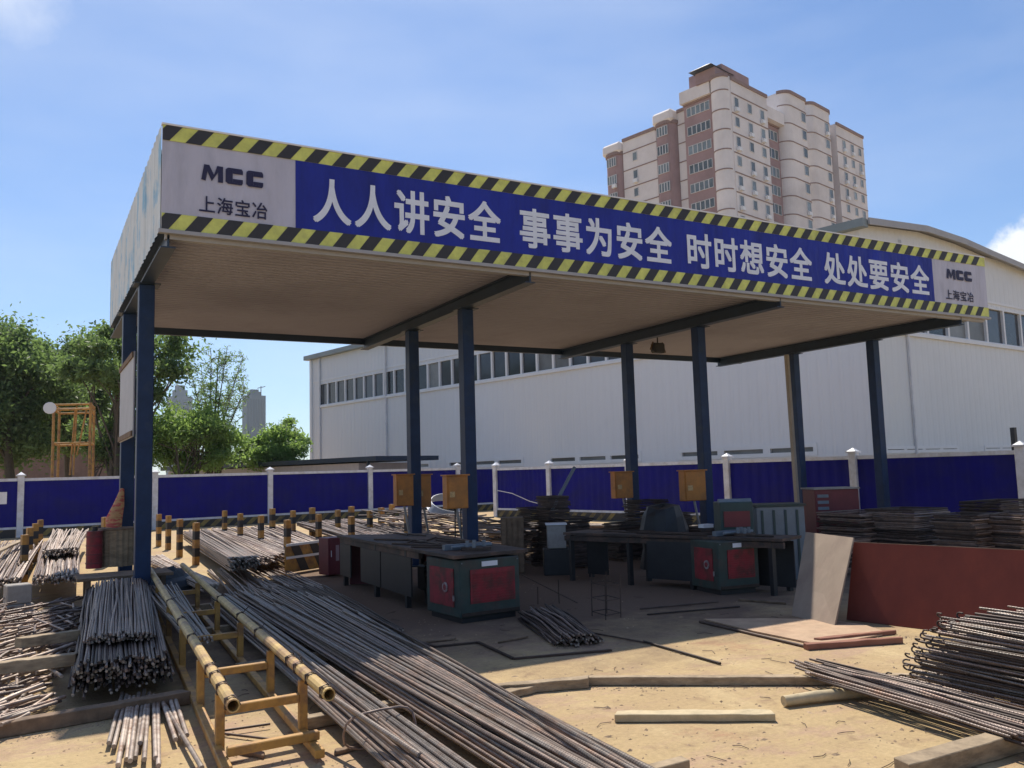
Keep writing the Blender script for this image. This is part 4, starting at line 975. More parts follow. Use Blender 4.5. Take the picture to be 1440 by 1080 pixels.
# ------------------------------------------------------------------ benches and machines
AX = (Vector((1, 0, 0)), Vector((0, 1, 0)), UP)
def rotz(a): return (Vector((math.cos(a), math.sin(a), 0)), Vector((-math.sin(a), math.cos(a), 0)), UP)
m_badge = M('worn_badge', (.35, .30, .29), .7, 0, .4, 30, col2=(.2, .08, .08), cs=20)
def machine(name, label, o, a, w, dp, h, handle=True):
    ax = rotz(a); r_ = thing(name, label, 'machine', o)
    bd = MB().box((0, 0, .06), (w, dp, h), ax, o).build('cabinet', m_green, r_, bevel=.01)
    MB().box((.04, .04, 0), (w-.04, dp-.04, .06), ax, o).build('plinth', m_dark, r_)
    fp = MB().box((.13, -.012, h*.30), (w-.07, -.002, h*.84), ax, o).build('front_panel', m_red, r_)
    for i in range(11): MB().box((.16, -.022, h*.33+i*h*.043), (w-.10, -.013, h*.33+i*h*.043+.010), ax, o).build('louvre', m_red, fp)
    sp_ = MB().box((-.012, .12, h*.25), (-.002, dp-.1, h*.86), ax, o).build('side_panel', m_red, r_)
    c = o+ax[0]*-.014+ax[1]*(dp*.38)+UP*h*.55
    MB().tube(c, c-ax[0]*.012, .055, n=16).build('round_badge', m_badge, sp_)
    MB().tube(c-ax[0]*.013, c-ax[0]*.015, .032, n=16).build('badge_centre', m_red, sp_)
    c2 = o+ax[0]*-.014+ax[1]*(dp*.15)+UP*h*.35
    MB().beam(c2, c2+UP*.06, .012, .018).build('latch', m_badge, sp_)
    MB().box((.02, -.016, .075), (w-.02, -.003, .11), ax, o).build('kick_strip', m_dkbar, r_)
    for a_, c_ in ((.03, .09), (w-.03, .09), (.03, h-.03), (w-.03, h-.03)):
        q_ = o+ax[0]*a_+ax[1]*-.001+UP*c_; MB().tube(q_, q_-ax[1]*.008, .008, n=6).build('bolt', m_grey, r_)
    np_ = MB().box((.36*w, -.012, h*.88), (.62*w, -.003, h*.96), ax, o).build('name_plate', m_white2, r_)
    return r_, ax
O1 = Vector((2.80, -1.52, 0)); mc, ax = machine('bending_machine', 'green rebar bending machine with red louvred front panel, nearest to the camera', O1, rad(4), .77, .76, .665)
# bench top on machine
b1 = thing('long_workbench', 'long steel workbench running back from the nearest bending machine', 'workbench', (3.0, .8, 0))
P = [at(600, 789, z=.72), at(742, 790, z=.72), at(588, 752, z=.72), at(470, 756, z=.72)]
P = [Vector((2.72, -1.55, .69)), Vector((3.72, -1.42, .69)), at(598, 753, z=.69), at(474, 756, z=.69)]
MB().prism(P, UP*.035).build('bench_top', m_steelplate, b1)
for i, (f, gq) in enumerate(((.35, 0.05), (.35, .93), (.62, .05), (.62, .93), (.96, .06), (.96, .92))):
    p = P[0].lerp(P[3], f).lerp(P[1].lerp(P[2], f), gq); p = Vector((p.x, p.y, 0)); MB().beam(p, p+UP*.685, .06, .06, up=Vector((0, 1, 0))).build('leg', m_dark, b1)
for gq in (.05, .93):
    a = P[0].lerp(P[1], gq); c = P[3].lerp(P[2], gq); a.z = c.z = .645; MB().beam(a.lerp(c, .25), c, .05, .07).build('side_rail', m_steelplate, b1)
for i in range(14):
    f = random.uniform(.05, .9); gq = random.uniform(.1, .9); p = P[0].lerp(P[3], f).lerp(P[1].lerp(P[2], f), gq)+UP*.047
    q = p+Vector((random.gauss(0, .25), random.uniform(.4, 1.2), 0))
    bar(b1, p, q, .011, 'dark', bend=0)
for f0, f1, gq in ((.30, .62, .95), (.63, .97, .95)):
    a = P[0].lerp(P[3], f0).lerp(P[1].lerp(P[2], f0), gq); c = P[0].lerp(P[3], f1).lerp(P[1].lerp(P[2], f1), gq); a.z = c.z = .40
    MB().beam(a, c, .02, .40).build('side_sheet', m_dkred, b1)
for f0, f1, gq in ((.30, .55, .02), (.56, .75, .02), (.86, .98, .02)):
    a = P[0].lerp(P[3], f0).lerp(P[1].lerp(P[2], f0), gq); c = P[0].lerp(P[3], f1).lerp(P[1].lerp(P[2], f1), gq); a.z = c.z = .38
    MB().beam(a, c, .02, .46).build('side_sheet', m_dark, b1)
# spool & motor under bench
for i, (f, s_) in enumerate(((.42, .30), (.55, .24), (.8, .28))):
    p = P[0].lerp(P[2], f); p.z = 0
    k = thing('motor_box', ['dark motor housing under the near bench just behind the bending machine', 'low dark gear housing under the middle of the near bench', 'dark storage box under the rear of the near bench'][i], 'box', p)
    MB().box((-s_/2, -s_/2, 0), (s_/2, s_/2, .34), AX, p).build('housing', m_dark, k, bevel=.02)
    MB().tube(p+Vector((-s_*.3, 0, .342)), p+Vector((s_*.3, 0, .342)), .05).build('drum', m_dkbar, k)
tm_ = gd(930, 13.9); b = MB(); rs2 = np.random.RandomState(4); vs = []; n1 = 12
for j_ in range(6):
    ph = math.pi/2*j_/5
    for i_ in range(n1):
        a_ = 2*math.pi*i_/n1; rr = 1+rs2.uniform(-.12, .12); vs.append((tm_.x+.42*math.cos(a_)*math.cos(ph)**.3*rr, tm_.y+.35*math.sin(a_)*math.cos(ph)**.3*rr, 1.02*math.sin(ph)*(1+rs2.uniform(-.04, .02))))
b.add(vs, [(j_*n1+i_, j_*n1+(i_+1) % n1, (j_+1)*n1+(i_+1) % n1, (j_+1)*n1+i_) for j_ in range(5) for i_ in range(n1)]+[tuple(5*n1+i_ for i_ in range(n1))])
tag(b.build('covered_machine', m_dark, loc=tm_), 'tall dark covered heap left of the near third column behind the far bench', 'covered heap')
def fittings(bench, p, s_=1.0):
    MB().tube(p, p+UP*.035, .17*s_, n=22).build('turning_disc', m_dkbar, bench)
    for a_ in (0, 1.3, 2.6, 4.0): q_ = p+Vector((math.cos(a_), math.sin(a_), 0))*.10*s_+UP*.035; MB().tube(q_, q_+UP*.07, .022, n=10).build('bending_pin', m_grey, bench)
    MB().box((-.30, .20, 0), (.30, .27, .06), AX, p).build('guide_rail', m_grey, bench); MB().tube(p+Vector((-.26, .10, .04)), p+Vector((.26, .12, .04)), .02).build('roller', m_grey, bench)
fittings(b1, Vector((3.22, -1.10, .727)))
for k_, (u_, v_) in enumerate(((640, 716), (648, 716))):
    a_ = at(u_, v_, Y=1.9); e_ = Vector((3.1+k_*.1, -.72, .1)); pts = [a_.lerp(e_, f)-UP*(1.2*math.sin(f*3.1)*(.3+f*.2)) for f in [i/12 for i in range(13)]]
    for q_ in pts: q_.z = max(q_.z, .02+.01*k_)
    tag(MB().path(pts, .011, 6).build('power_cable', m_dark, loc=(a_.x, a_.y, 0)), ['black power cable sagging from the near orange box to the nearest machine', 'second black cable just right of the first, reaching the nearest machine'][k_], 'cable')
cb = gt(462, 812); c_ = thing('red_cabinet', 'dark red steel cabinet at the far end of the near workbench', 'cabinet', cb)
axc = rotz(.25)
MB().box((0, 0, .03), (.34, .3, .62), axc, cb).build('body', m_dkred, c_, bevel=.01)
MB().box((.02, -.012, .06), (.32, -.002, .6), axc, cb).build('door', m_dkred, c_)
MB().box((.04, -.02, .32), (.05, -.013, .42), axc, cb).build('handle', m_white2, c_)
put = MB().box((.13, -.016, .25), (.19, -.013, .5), axc, cb).build('faded_label', M('label_pink', (.4, .25, .25)), c_)
cb = gt(492, 822)
c_ = thing('standing_panel', 'very dark red steel panel standing next to the red cabinet', 'metal sheet', cb)
MB().box((0, 0, 0), (.62, .06, .60), rotz(-.5), cb).build('sheet', m_dkred, c_, bevel=.005)
# second machine
O2 = gt(1013, 838); mc2, ax2 = machine('bending_machine', 'green and red bending machine standing farther right in the shade', O2, rad(-8), .60, .62, .655)
b2 = thing('long_workbench', 'long low steel workbench running left from the farther bending machine', 'workbench', at(920, 760, z=0))
Pa, Pb = at(792, 752, z=.66), at(1100, 762, z=.66); d2 = (Pb-Pa).normalized(); n2 = Vector((-d2.y, d2.x, 0))
Q = [Pa, Pb, Pb+n2*.6, Pa+n2*.6]
MB().prism(Q, UP*.035).build('bench_top', m_steelplate, b2)
L2 = (Pb-Pa).length
for f in (.03, .33, .62, .95):
    for gq in (.06, .54):
        p = Pa+d2*(L2*f)+n2*gq; p.z = 0; MB().beam(p, p+UP*.655, .06, .06, up=Vector((0, 1, 0))).build('leg', m_dark, b2)
fittings(b2, Pb-d2*.62+n2*.28+UP*.037, .8)
MB().beam(Pa+n2*.05-UP*.05, Pb+n2*.05-UP*.05, .05, .07).build('side_rail', m_steelplate, b2)
for f0, f1 in ((.02, .13), (.40, .60), (.61, .98)):
    a = Pa+d2*(L2*f0)+n2*.5; c = Pa+d2*(L2*f1)+n2*.5; a.z = c.z = .34; MB().beam(a, c, .02, .58).build('rear_sheet', m_dark, b2)
a = Pa+d2*(L2*.42)+n2*.03; c = Pa+d2*(L2*.66)+n2*.03; a.z = c.z = .36; MB().beam(a, c, .02, .50).build('front_sheet', m_dark, b2)
for i in range(16):
    p = Pa+d2*random.uniform(.1, L2*.7)+n2*random.uniform(.1, .5)+UP*.047; bar(b2, p, p+d2*random.uniform(.4, 1)+n2*random.gauss(0, .08), .011, 'dark', bend=0)
def pbox(name, label, cat, u0, u1, vt, dpt, z0, mat, dp=.4, parts=None, yaw=-.15, zt=None):
    p0 = at(u0, 700, d=dpt); p1 = at(u1, 700, d=dpt); z1 = at((u0+u1)/2, vt, d=dpt).z if zt is None else zt
    p0.z = p1.z = z0; d = (p1-p0); w = d.length; d.normalize(); n_ = Vector((-d.y, d.x, 0)); n_ = -n_ if (CAM-p0).dot(n_) > 0 else n_
    o = thing(name, label, cat, p0); bd = MB().box((0, 0, 0), (w, dp, z1-z0), (d, n_, UP), p0).build('body', mat, o, bevel=.01)
    return o, p0, d, n_, w, z1-z0
o, p0, d, n_, w, h = pbox('shear_machine', 'dark grey-green shearing machine with rounded top on the farther bench', 'machine', 1012, 1058, 706, 11.5, .70, m_dkgreen)
MB().tube(p0+UP*h-n_*-.1, p0+d*w+UP*h+n_*.1, .045, n=10).build('roller', m_grey, o)
MB().box((.04, -.02, .08), (w-.05, -.002, h*.7), (d, n_, UP), p0).build('front_cover', m_dkred, o)
o, p0, d, n_, w, h = pbox('grey_crate', 'grey metal crate right of the shearing machine', 'crate', 1062, 1130, 712, 11.9, 0, m_grey, dp=.5)
MB().box((-.02, -.02, h), (w+.02, .52, h+.03), (d, n_, UP), p0).build('lid', m_green, o)
for i in range(4): MB().box((w*(.1+.24*i), -.015, .05), (w*(.1+.24*i)+.03, -.002, h-.05), (d, n_, UP), p0).build('stiffener', m_dkgreen, o)
o, p0, d, n_, w, h = pbox('red_tool_cabinet', 'dark red tool cabinet with pale top edge in front of the right fence', 'cabinet', 1146, 1208, 688, 14.0, 0, m_dkred, dp=.6)
MB().box((-.02, -.02, h), (w+.02, .62, h+.025), (d, n_, UP), p0).build('top', m_conc, o)
for i in range(3): MB().box((.04, -.012, h-.13-i*.1), (.22, -.002, h-.08-i*.1), (d, n_, UP), p0).build('vent', m_grey, o)
pbox('dark_crate', 'dark crate carrying the pale square tub by the tall stirrup stack', 'crate', 762, 800, 772, 13.2, 0, m_dark, dp=.4)
o, p0, d, n_, w, h = pbox('square_tub', 'pale square tub standing on a dark crate beside the tall stirrup stack', 'tub', 768, 794, 738, 13.3, at(780, 772, d=13.2).z+.003, m_conc, dp=.28)
MB().box((-.02, -.02, h), (w+.02, .32, h+.02), (d, n_, UP), p0).build('rim', m_white2, o)
o, p0, d, n_, w, h = pbox('wooden_crate', 'weathered wooden crate right of the near bench', 'crate', 703, 735, 728, 13.6, 0, m_wood_dk, dp=.35)
for i in range(4): MB().box((.01+w*i/4, -.015, .02), (w*(i+1)/4-.01, -.002, h-.02), (d, n_, UP), p0).build('slat', m_wood_dk, o)
# orange switch boxes on columns
m_badge2 = M('faded_sticker', (.55, .36, .16), .7, 0, .4, 40)
def swbox(label, u0, u1, vt, vb, Y, col_x, kind=0):
    p0 = at(u0, vb, Y=Y); p1 = at(u1, vb, Y=Y); zt = at((u0+u1)/2, vt, Y=Y).z; z0 = p0.z; w = (p1.x-p0.x)
    o = thing('switch_box', label, 'switch box', (p0.x, Y, z0), 'orange electrical boxes on the shelter columns')
    MB().box((p0.x, Y, z0), (p1.x, Y+.16, zt), AX, Vector((0, 0, 0))).build('body', m_oran, o, bevel=.008)
    MB().box((p0.x-.02, Y-.03, zt), (p1.x+.02, Y+.18, zt+.02), AX, Vector((0, 0, 0))).build('rain_hood', m_oran, o)
    MB().box((p0.x+.02, Y-.012, z0+.02), (p1.x-.02, Y-.002, zt-.03), AX, Vector((0, 0, 0))).build('door', m_oran, o)
    cx = (p0.x+p1.x)/2
    MB().box((p0.x+w*.12, Y-.016, z0+(zt-z0)*.35), (p0.x+w*.35, Y-.013, z0+(zt-z0)*.52), AX, Vector((0, 0, 0))).build('warning_sticker', m_badge2, o)
    MB().tube((cx, Y+.05, z0), (cx+.12, Y+.02, z0-.75), .022, n=7).build('conduit', m_conc, o)
    return o
swbox('orange switch box on the left side of the rear second column', 558, 582, 668, 712, 4.0, 4.74)
swbox('narrow orange switch box on the right side of the rear second column', 588, 607, 668, 714, 4.35, 4.74)
swbox('orange switch box on the near second column', 629, 659, 669, 716, 1.85, 4.74)
swbox('orange switch box on the rear third column', 866, 891, 664, 701, 4.0, 9.58)
swbox('orange switch box on the near third column', 964, 994, 662, 705, 1.85, 9.58)
# leaning pole at rear right column
pa, pb_ = at(1121, 708, Y=3.9), at(1106, 499, Y=4.0)
tag(MB().beam(pa-UP*(pa.z-.0)*0, pb_, .07, .09, up=Vector((0, 1, 0))).beam(Vector((pa.x, pa.y, 0)), pa, .07, .09, up=Vector((0, 1, 0))).build('leaning_pole', M('pale_pole', (.30, .27, .23), .8), loc=(pa.x, pa.y, 0)), 'pale timber pole propped against the rear right column', 'pole')
# hanging floodlight under ceiling
hp = at(925, 489, z=H-.22); hl = thing('hanging_floodlight', 'small dark floodlight hanging under the shelter ceiling', 'floodlight', hp)
MB().box((-.15, -.08, -.12), (.15, .08, .1), AX, hp).build('housing', m_dark, hl, bevel=.03)
MB().tube(hp+UP*.1, hp+UP*.24, .015).build('bracket', m_dark, hl)
MB().tube(hp+Vector((-.2, 0, -.05)), hp+Vector((-.12, 0, .12)), .02).build('arm', m_wood_dk, hl)
MB().tube(hp+Vector((.2, 0, -.1)), hp+Vector((.12, 0, .12)), .02).build('arm', m_wood_dk, hl)
# ------------------------------------------------------------------ left corner things
# red gas cylinder / stacked rings
cp = at(132, 799, z=.42); ex = thing('red_canister', 'battered red cylindrical canister standing left of the near left column', 'canister', cp)
zt_ = at(132, 747, d=(cp-CAM).dot(CF)).z; r_ = 10.5*(cp-CAM).dot(CF)/F
MB().tube(cp, Vector((cp.x, cp.y, zt_)), r_, n=18).build('body', m_red, ex)
for i in range(4):
    z = cp.z+(zt_-cp.z)*(i+.5)/4.2; MB().tube((cp.x, cp.y, z), (cp.x, cp.y, z+.02), r_*1.06, n=18).build('hoop', m_dkred, ex)
MB().tube((cp.x, cp.y, zt_), (cp.x, cp.y, zt_+.06), r_*.35, n=10).build('neck', m_dark, ex)
bx = at(146, 797, z=.42); by = at(188, 797, z=.42)
wb = thing('tan_drum', 'tan ribbed drum between the red canister and the near left column', 'drum', (bx+by)/2)
c = (bx+by)/2+Vector((0, .25, 0)); r_ = (by-bx).length/2; z1_ = at(167, 745, d=(c-CAM).dot(CF)).z; dr = MB()
n = 20
vs = []
for z in (c.z, z1_):
    for k in range(n*2):
        rr = r_*(1 if k % 2 else .94); a = math.pi*k/n; vs.append((c.x+rr*math.cos(a), c.y+rr*math.sin(a), z))
dr.add(vs, [(k, (k+1) % (2*n), (k+1) % (2*n)+2*n, k+2*n) for k in range(2*n)]+[tuple(range(2*n-1, -1, -1)), tuple(range(2*n, 4*n))]); dr.build('shell', m_wood, wb)
MB().tube((c.x, c.y, z1_), (c.x, c.y, z1_+.03), r_*1.05, n=24).build('lid', m_wood_dk, wb)
# table these stand on
tp = thing('plank_table', 'rough plank table holding the red canister and tan drum', 'table', (cp.x+.2, cp.y+.1, 0))
x0, x1 = at(112, 800, z=.40).x, at(205, 800, z=.40).x; y_ = at(150, 812, z=.40).y
yc = y_-.05
for i in range(4): MB().box((x0-.1, yc+.17*i, .37), (x1+.25, yc+.17*i+.16, .41), AX, Vector((0, 0, 0))).build('plank', m_wood_dk, tp, bevel=.004)
for a, c2 in ((x0, yc+.06), (x1+.1, yc+.06), (x0, yc+.6), (x1+.1, yc+.6)): MB().box((a, c2-.03, 0), (a+.06, c2+.03, .37), AX, Vector((0, 0, 0))).build('leg', m_wood_dk, tp)
# rolled striped tarp leaning on rear left column
ta = at(160, 740, Y=3.9); tb_ = at(172, 688, Y=4.2); m_tarp = M('tarp_stripe', (.55, .30, .12), .7, 0, .2, 6, col2=(.5, .08, .06), cs=9, ct=(.48, .52), stretch=(.6, .6, 3))
tag(MB().path([ta-UP*.15, ta+UP*.1, ta.lerp(tb_, .55), tb_], [.10, .115, .08, .03], 10).build('furled_tarp', m_tarp, loc=ta-UP*.15), 'furled orange and red striped cloth hanging by the rear left column', 'cloth')
# dark heap of blue sheet near column base
hm = at(232, 812, z=.2); b = MB(); rs = np.random.RandomState(9); n1, n2_ = 14, 7; vs = []
for j in range(n2_):
    ph = math.pi/2*j/(n2_-1)
    for i in range(n1):
        a = 2*math.pi*i/n1; rr = (1+rs.uniform(-.13, .13)); vs.append((hm.x+.42*math.cos(a)*math.cos(ph)*rr, hm.y+.5*math.sin(a)*math.cos(ph)*rr, .34*math.sin(ph)*rr))
fs = [(j*n1+i, j*n1+(i+1) % n1, (j+1)*n1+(i+1) % n1, (j+1)*n1+i) for j in range(n2_-1) for i in range(n1)]+[tuple((n2_-1)*n1+i for i in range(n1))]
b.add(vs, fs); tag(b.build('blue_sheeting_heap', M('dull_blue_cloth', (.03, .05, .07), .7, 0, .3, 6), loc=(hm.x, hm.y, 0)), 'crumpled dull blue sheeting heap at the foot of the near left column', 'sheeting')
# concrete block and timbers in the left heap
bk_ = at(22, 850, z=.0); k = MB().box((-.14, -.12, .12), (.14, .12, .36), rotz(.2), at(24, 862, z=.0)).build('concrete_block', m_conc, loc=at(24, 862, z=0), bevel=.012); tag(k, 'grey concrete block in the scrap rebar heap at the left edge', 'block')
k = MB().box((-.16, -.14, 0), (.16, .14, .118), rotz(.25), at(24, 862, z=.0)).build('concrete_block', m_conc, loc=at(24, 862, z=0), bevel=.012); tag(k, 'lower concrete block beneath the grey one in the left scrap heap', 'block')
timber('upper grey timber across the scrap rebar heap at left', at(25, 912, z=.16), at(112, 900, z=.16), .09, .09, m_wood, z=.16)
timber('long grey timber across the lower scrap rebar heap at left', at(-30, 952, z=.18), at(108, 935, z=.18), .09, .09, m_wood, z=.18)
timber('thin pale board sticking out of the rebar racks at the far left', at(-20, 785, z=.5), at(30, 762, z=.5), .10, .04, m_wood, z=.5)
def heap(label, u0, u1, v0, v1, n, z0, z1, r, kind, main, spread, Lr=(.5, 1.2), cat='rebar', name='scrap_rebar_heap', mix=None):
    c = at((u0+u1)/2, (v0+v1)/2, z=z0); c.z = 0; o = thing(name, label, cat, c)
    for i in range(n):
        p = at(random.uniform(u0, u1), random.uniform(v0, v1), z=random.uniform(z0, z1)); a = main+random.gauss(0, spread); L = random.uniform(*Lr)
        d = Vector((math.cos(a), math.sin(a), random.gauss(0, .05))); A = p-d*L/2; B = p+d*L/2; A.z = max(A.z, r); B.z = max(B.z, r)
        kd = kind if not mix or random.random() > mix[1] else mix[0]; bar(o, A, B, r, kd, bend=random.choice((0, 1, 2)))
    return o
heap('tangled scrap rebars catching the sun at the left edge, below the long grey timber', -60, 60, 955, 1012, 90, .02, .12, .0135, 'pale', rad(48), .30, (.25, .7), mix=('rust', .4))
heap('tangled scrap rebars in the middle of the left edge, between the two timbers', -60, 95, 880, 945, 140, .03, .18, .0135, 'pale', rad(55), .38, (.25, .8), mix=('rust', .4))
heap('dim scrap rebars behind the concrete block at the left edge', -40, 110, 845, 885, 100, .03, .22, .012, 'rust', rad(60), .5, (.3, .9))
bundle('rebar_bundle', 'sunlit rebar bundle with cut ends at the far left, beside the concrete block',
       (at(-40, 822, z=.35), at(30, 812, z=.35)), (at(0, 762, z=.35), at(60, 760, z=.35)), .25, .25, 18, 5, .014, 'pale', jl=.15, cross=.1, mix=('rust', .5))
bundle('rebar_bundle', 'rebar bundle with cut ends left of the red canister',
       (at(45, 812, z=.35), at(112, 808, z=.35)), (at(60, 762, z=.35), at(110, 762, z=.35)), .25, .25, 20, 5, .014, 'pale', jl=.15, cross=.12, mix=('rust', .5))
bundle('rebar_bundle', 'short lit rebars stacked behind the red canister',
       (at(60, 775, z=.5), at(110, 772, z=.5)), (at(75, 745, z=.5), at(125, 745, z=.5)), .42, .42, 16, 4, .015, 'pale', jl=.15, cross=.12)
# mid yard bundles (sunlit, behind the shelter)
bundle('rebar_bundle', 'sunlit rebar bundle ending in cut ends between the striped bollards',
       (at(322, 800, z=.22), at(362, 796, z=.22)), (at(258, 756, z=.22), at(292, 752, z=.22)), .18, .18, 22, 8, .014, 'steel', jl=.15, cross=.05, mix=('rust', .3))
bundle('rebar_bundle', 'longer sunlit rebar bundle just right of the one between bollards',
       (at(360, 792, z=.2), at(408, 783, z=.2)), (at(280, 750, z=.2), at(312, 747, z=.2)), .16, .16, 22, 5, .014, 'rust', jl=.2, cross=.08, mix=('pale', .4))
bundle('rebar_bundle', 'sunlit flat rebar bundle beside the crumpled blue sheeting',
       (at(282, 828, z=.15), at(308, 824, z=.15)), (at(200, 786, z=.15), at(228, 783, z=.15)), .12, .12, 14, 3, .014, 'pale', jl=.1, cross=.1)
bundle('rebar_bundle', 'loose rebars lying in sun in front of the striped barrier board',
       (at(330, 845, z=.05), at(460, 826, z=.05)), (at(290, 800, z=.05), at(390, 795, z=.05)), .02, .02, 26, 2, .011, 'rust', jl=.2, cross=.10, mix=('pale', .4))
bundle('rebar_bundle', 'distant rebar rack bars behind the left striped bollards',
       (at(380, 772, z=.3), at(470, 765, z=.3)), (at(300, 742, z=.3), at(400, 738, z=.3)), .2, .2, 40, 3, .016, 'rust', jl=.3, cross=.08, mix=('pale', .3))
bundle('rebar_bundle', 'brown rebars heaped in the racks left of the rear second column',
       (at(500, 760, z=.4), at(620, 752, z=.4)), (at(420, 735, z=.4), at(500, 730, z=.4)), .3, .3, 40, 4, .016, 'rust', jl=.3, cross=.15, mix=('dark', .4))
hpb = [(at(495, 738, z=.45), at(735, 766, z=.45)), (at(480, 720, z=.7), at(730, 740, z=.7))]
o = thing('rebar_coil_heap', 'long brown heap of bent rebars behind the near workbench', 'rebar', (hpb[0][0]+hpb[0][1])/2)
for i in range(170):
    f = random.random(); A = hpb[0][0].lerp(hpb[0][1], random.uniform(-.02, .75)); d = (hpb[0][1]-hpb[0][0]).normalized(); nn_ = Vector((-d.y, d.x, 0))
    z = random.uniform(.25, .80); A = A+nn_*random.uniform(.1, 1.0); A.z = z; Bp = A+d*random.uniform(.8, 2.4)+nn_*random.gauss(0, .12); Bp.z = z+random.gauss(0, .06)
    bar(o, A, Bp, .014, random.choice(('rust', 'rust', 'pale', 'dark')), bend=random.choice((2, 3, 4)))
# wire coil (pale)
co = at(628, 716, Y=6.5); wc = thing('wire_coil', 'pale grey coil of wire lying behind the near second column', 'coil', co)
for i in range(9):
    pts = []
    for k in range(25):
        a = 2*math.pi*k/24; pts.append(co+Vector((.42*math.cos(a)+i*.012, .35*math.sin(a), .12+.18*math.sin(a)+i*.016-.12)))
    MB().path(pts, .012, 5).build('wire_turn', M('wire_pale', (.5, .52, .56), .4, .3) if i == 0 else bpy.data.materials['wire_pale'], wc)
# rebar bundle on floor in shade right of machine, with column cage
bundle('rebar_bundle', 'dark rebar bundle on the shaded floor with cut ends right of the near machine',
       (at(775, 905, z=.03), at(850, 900, z=.03)), (at(728, 868, z=.03), at(790, 858, z=.03)), .01, .01, 22, 5, .010, 'dark', jl=.07, cross=.1, taper=.4, mix=('rust', .3))
cg = at(852, 872, z=0); cgo = thing('stirrup_cage', 'small rebar cage standing on the shaded floor beyond the dark bundle', 'rebar cage', cg)
for (a, c) in ((0, 0), (.22, .03), (.03, .3), (.25, .33)): bar(cgo, cg+Vector((a, c, 0)), cg+Vector((a+.01, c, .46)), .006, 'dark', bend=0)
for z in (.05, .2, .36):
    q = [cg+Vector((a, c, z)) for a, c in ((0, 0), (.22, .03), (.25, .33), (.03, .3))]
    for i in range(4): bar(cgo, q[i], q[(i+1) % 4], .005, 'dark', bend=0)
cg = at(745, 850, z=0); cgo = thing('bent_rod_trestle', 'thin bent rod trestle on the shaded floor right of the near machine', 'rod trestle', cg)
for (u0, v0, u1, v1) in ((756, 825, 757, 868), (785, 815, 787, 862), (733, 808, 836, 860), (836, 850, 838, 880)): bar(cgo, at(u0, v0, d=(cg-CAM).dot(CF)), at(u1, v1, d=(cg-CAM).dot(CF)), .006, 'dark', bend=0)
# ------------------------------------------------------------------ bollards
def bollard(u, vt, label, z_top=.8, w=.13):
    lo_, hi_ = 5, 40
    for _ in range(40):
        md = (lo_+hi_)/2
        if at(u, vt, d=md).z > z_top: lo_ = md
        else: hi_ = md
    p = at(u, vt, d=lo_); p.z = 0
    o = thing('striped_bollard', label, 'bollard', p, 'yellow and black striped bollards of the rebar racks'); n_ = 5
    for i in range(n_):
        MB().box((-w/2, -w/2, z_top*i/n_), (w/2, w/2, z_top*(i+1)/n_-.001), rotz(.3), p).build('yellow_ring' if i % 2 == 0 else 'black_ring', m_yelstl if i % 2 == 0 else m_blk, o)
BO = [(223.6, 723, 'striped bollard nearest the right side of the near left column'), (237, 725, 'second striped bollard right of the near left column'), (253, 730, 'third striped bollard right of the near left column'), (276, 735, 'tallest-looking striped bollard left of the sunlit rebar bundle'),
      (316, 718, 'striped bollard rising behind the sunlit rebar bundle'), (338, 722, 'striped bollard just right of the one behind the sunlit bundle'), (367, 725, 'striped bollard left of the third white fence post'), (383, 715, 'striped bollard in front of the third white fence post'),
      (57, 731, 'farthest of the row of striped bollards near the left edge'), (50, 736, 'second farthest striped bollard in the row near the left edge'), (42, 742, 'second nearest striped bollard in the row near the left edge'), (35, 752, 'nearest striped bollard in the row near the left edge'),
      (404, 731, 'striped bollard above the orange striped barrier board'), (412, 718, 'striped bollard behind the one above the barrier board'), (439, 714, 'far striped bollard close to the fence, left of its fourth post'), (448, 723, 'striped bollard in front of the far one by the fourth fence post'),
      (475, 717, 'striped bollard midway between barrier board and fourth fence post'), (494, 726, 'larger striped bollard left of the fourth fence post'), (520, 718, 'striped bollard right in front of the fourth white fence post'), (494, 712, 'distant small bollard behind the larger one left of the fourth post'),
      (536, 714, 'striped bollard just right of the fourth fence post'), (551, 709, 'striped bollard left of the orange boxes'), (573, 724, 'striped bollard touching the rear second column')]
for u, v, l in BO: bollard(u, v, l, .8, .10 if v > 716 else .12)
bollard(149, 727, 'short striped bollard left of the rear left column', .95)
# striped barrier board (diagonal stripes, lit)
A = gt(402, 808); B = gt(500, 792); A2 = at(402, 808, z=0)
dd = (B-A).normalized(); nn = Vector((-dd.y, dd.x, 0)); nn = nn if (CAM-A).dot(nn) > 0 else -nn; L = (B-A).length
bo = thing('barrier_board', 'orange and black diagonal striped barrier board lying beside the rebar racks', 'barrier', A)
hb_ = .48
MB().box((0, -.03, .02), (L, 0, hb_), (dd, nn, UP), A).build('board', m_yelstl, bo)
t = .1
while t < L-.3:
    q = [A+dd*(t+.25)+nn*.005+UP*.03, A+dd*(t+.45)+nn*.005+UP*.03, A+dd*(t+.2)+nn*.005+UP*(hb_-.01), A+dd*t+nn*.005+UP*(hb_-.01)]
    MB().prism(q, nn*.003).build('black_stripe', m_blk, bo); t += .45
for z in (.27, hb_): MB().box((0, .009, z-.02), (L, .03, z+.02), (dd, nn, UP), A).build('rail', m_trim, bo)
# thin cable hanging from near fence
tag(MB().path([at(700, 690, Y=6), at(720, 694, Y=6), at(745, 705, Y=6), at(772, 712, Y=6)], .008, 5).build('cable', m_trim, loc=at(700, 690, Y=6)), 'thin pale cable sagging in front of the middle fence', 'cable')
cs_ = at(776, 718, d=14.6); ce_ = at(808, 657, d=15)
tag(MB().tube(cs_, ce_, .03).build('leaning_tube', m_grey, loc=cs_), 'grey tube leaning up from the tall stirrup stack towards the fence', 'tube')
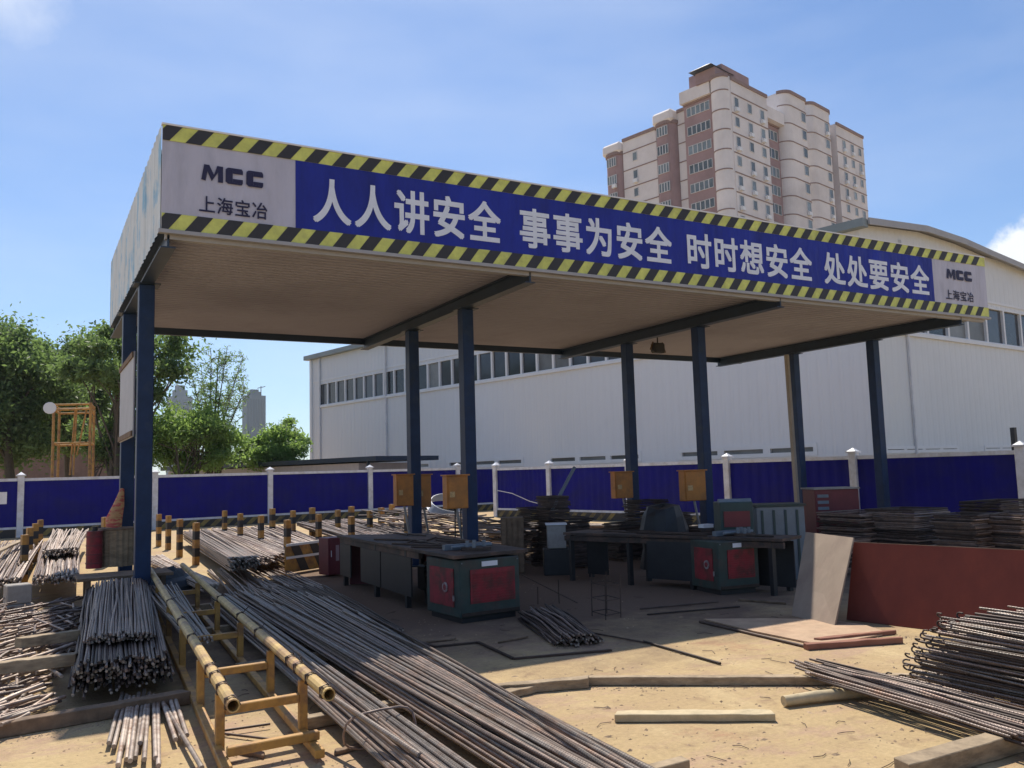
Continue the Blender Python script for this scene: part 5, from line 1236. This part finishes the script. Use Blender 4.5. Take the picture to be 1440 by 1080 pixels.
# pale laptop-like papers on far bench
pp = at(992, 742, z=.72); tag(MB().box((-.08, -.06, 0), (.1, .06, .05), AX, pp).build('paper_box', m_white2, loc=pp), 'small white box on the farther workbench', 'box')
# haze: one closed box of thin air round the place
hz = MB().box((-1750, -1750, -1), (1750, 1750, 215)); hzm = bpy.data.materials.new('thin_air'); hzm.use_nodes = True; hn = hzm.node_tree.nodes; hn.remove(hn['Principled BSDF'])
pv = hn.new('ShaderNodeVolumePrincipled'); pv.inputs['Color'].default_value = (.80, .90, 1, 1); pv.inputs['Density'].default_value = HAZE; pv.inputs['Anisotropy'].default_value = .3
hzm.node_tree.links.new(pv.outputs[0], hn['Material Output'].inputs['Volume'])
if HAZE: hz.build('haze', hzm, kind='stuff')
# ------------------------------------------------------------------ ground litter
rs = np.random.RandomState(77); b = MB()
for i in range(2600):
    if rs.rand() < .75:
        p = at(rs.uniform(0, 1500), 1150-280*rs.rand()**.9, z=0)
    else: p = Vector((rs.uniform(-2, 9), rs.uniform(-7, 8), 0))
    s_ = rs.uniform(.002, .009)*(1 if rs.rand() < .93 else 2.2); a = rs.uniform(0, 6.28); x = Vector((math.cos(a), math.sin(a), 0)); y = Vector((-x.y, x.x, 0)); l = rs.uniform(1, 2.5)
    v = [p+x*s_*l*rs.uniform(.8, 1.2), p+y*s_, p-x*s_*l, p-y*s_*rs.uniform(.7, 1.3)]; t = p+UP*s_*rs.uniform(.5, 1.1)
    b.add(v+[t], [(0, 1, 4), (1, 2, 4), (2, 3, 4), (3, 0, 4)])
b.build('gravel_litter', M('litter', (.34, .24, .15), .9, 0, .5, 3), kind='stuff', fix=False)
b = MB()
for i in range(170):
    p = at(rs.uniform(300, 1440), 1090-240*rs.rand(), z=.006) if i % 3 else Vector((rs.uniform(1.5, 8), rs.uniform(-4.5, 2), .006)); a = rs.uniform(0, 6.28); L_ = rs.uniform(.03, .16); d = Vector((math.cos(a), math.sin(a), 0)); n_ = Vector((-d.y, d.x, 0)); k = rs.uniform(-.4, .4)*L_
    b.path([p-d*L_/2, p+n_*k*.8+UP*.003, p+d*L_/2+n_*rs.uniform(-.3, .3)*L_], .0022, 4)
b.build('wire_litter', m_dkbar, kind='stuff', fix=False)
b = MB()
for i in range(900):
    t_ = rs.rand(); base = [(gt(826, 966), gt(1300, 964)), (gt(640, 950), gt(900, 1090)), (gt(-40, 1050), gt(262, 996)), (gt(1180, 884), gt(1420, 915))][rs.randint(4)]
    p = base[0].lerp(base[1], t_)+Vector((rs.normal()*.05, rs.normal()*.05-.03, 0)); s_ = rs.uniform(.002, .010); a = rs.uniform(0, 6.28); x = Vector((math.cos(a), math.sin(a), 0)); y = Vector((-x.y, x.x, 0))
    b.add([p+x*s_*1.6, p+y*s_, p-x*s_*1.4, p-y*s_*1.2, p+UP*s_*.8], [(0, 1, 4), (1, 2, 4), (2, 3, 4), (3, 0, 4)])
b.build('rubble_litter', bpy.data.materials['litter'], kind='stuff', fix=False)
# weeds behind the fence, grass strip
print('objects', len(bpy.data.objects))
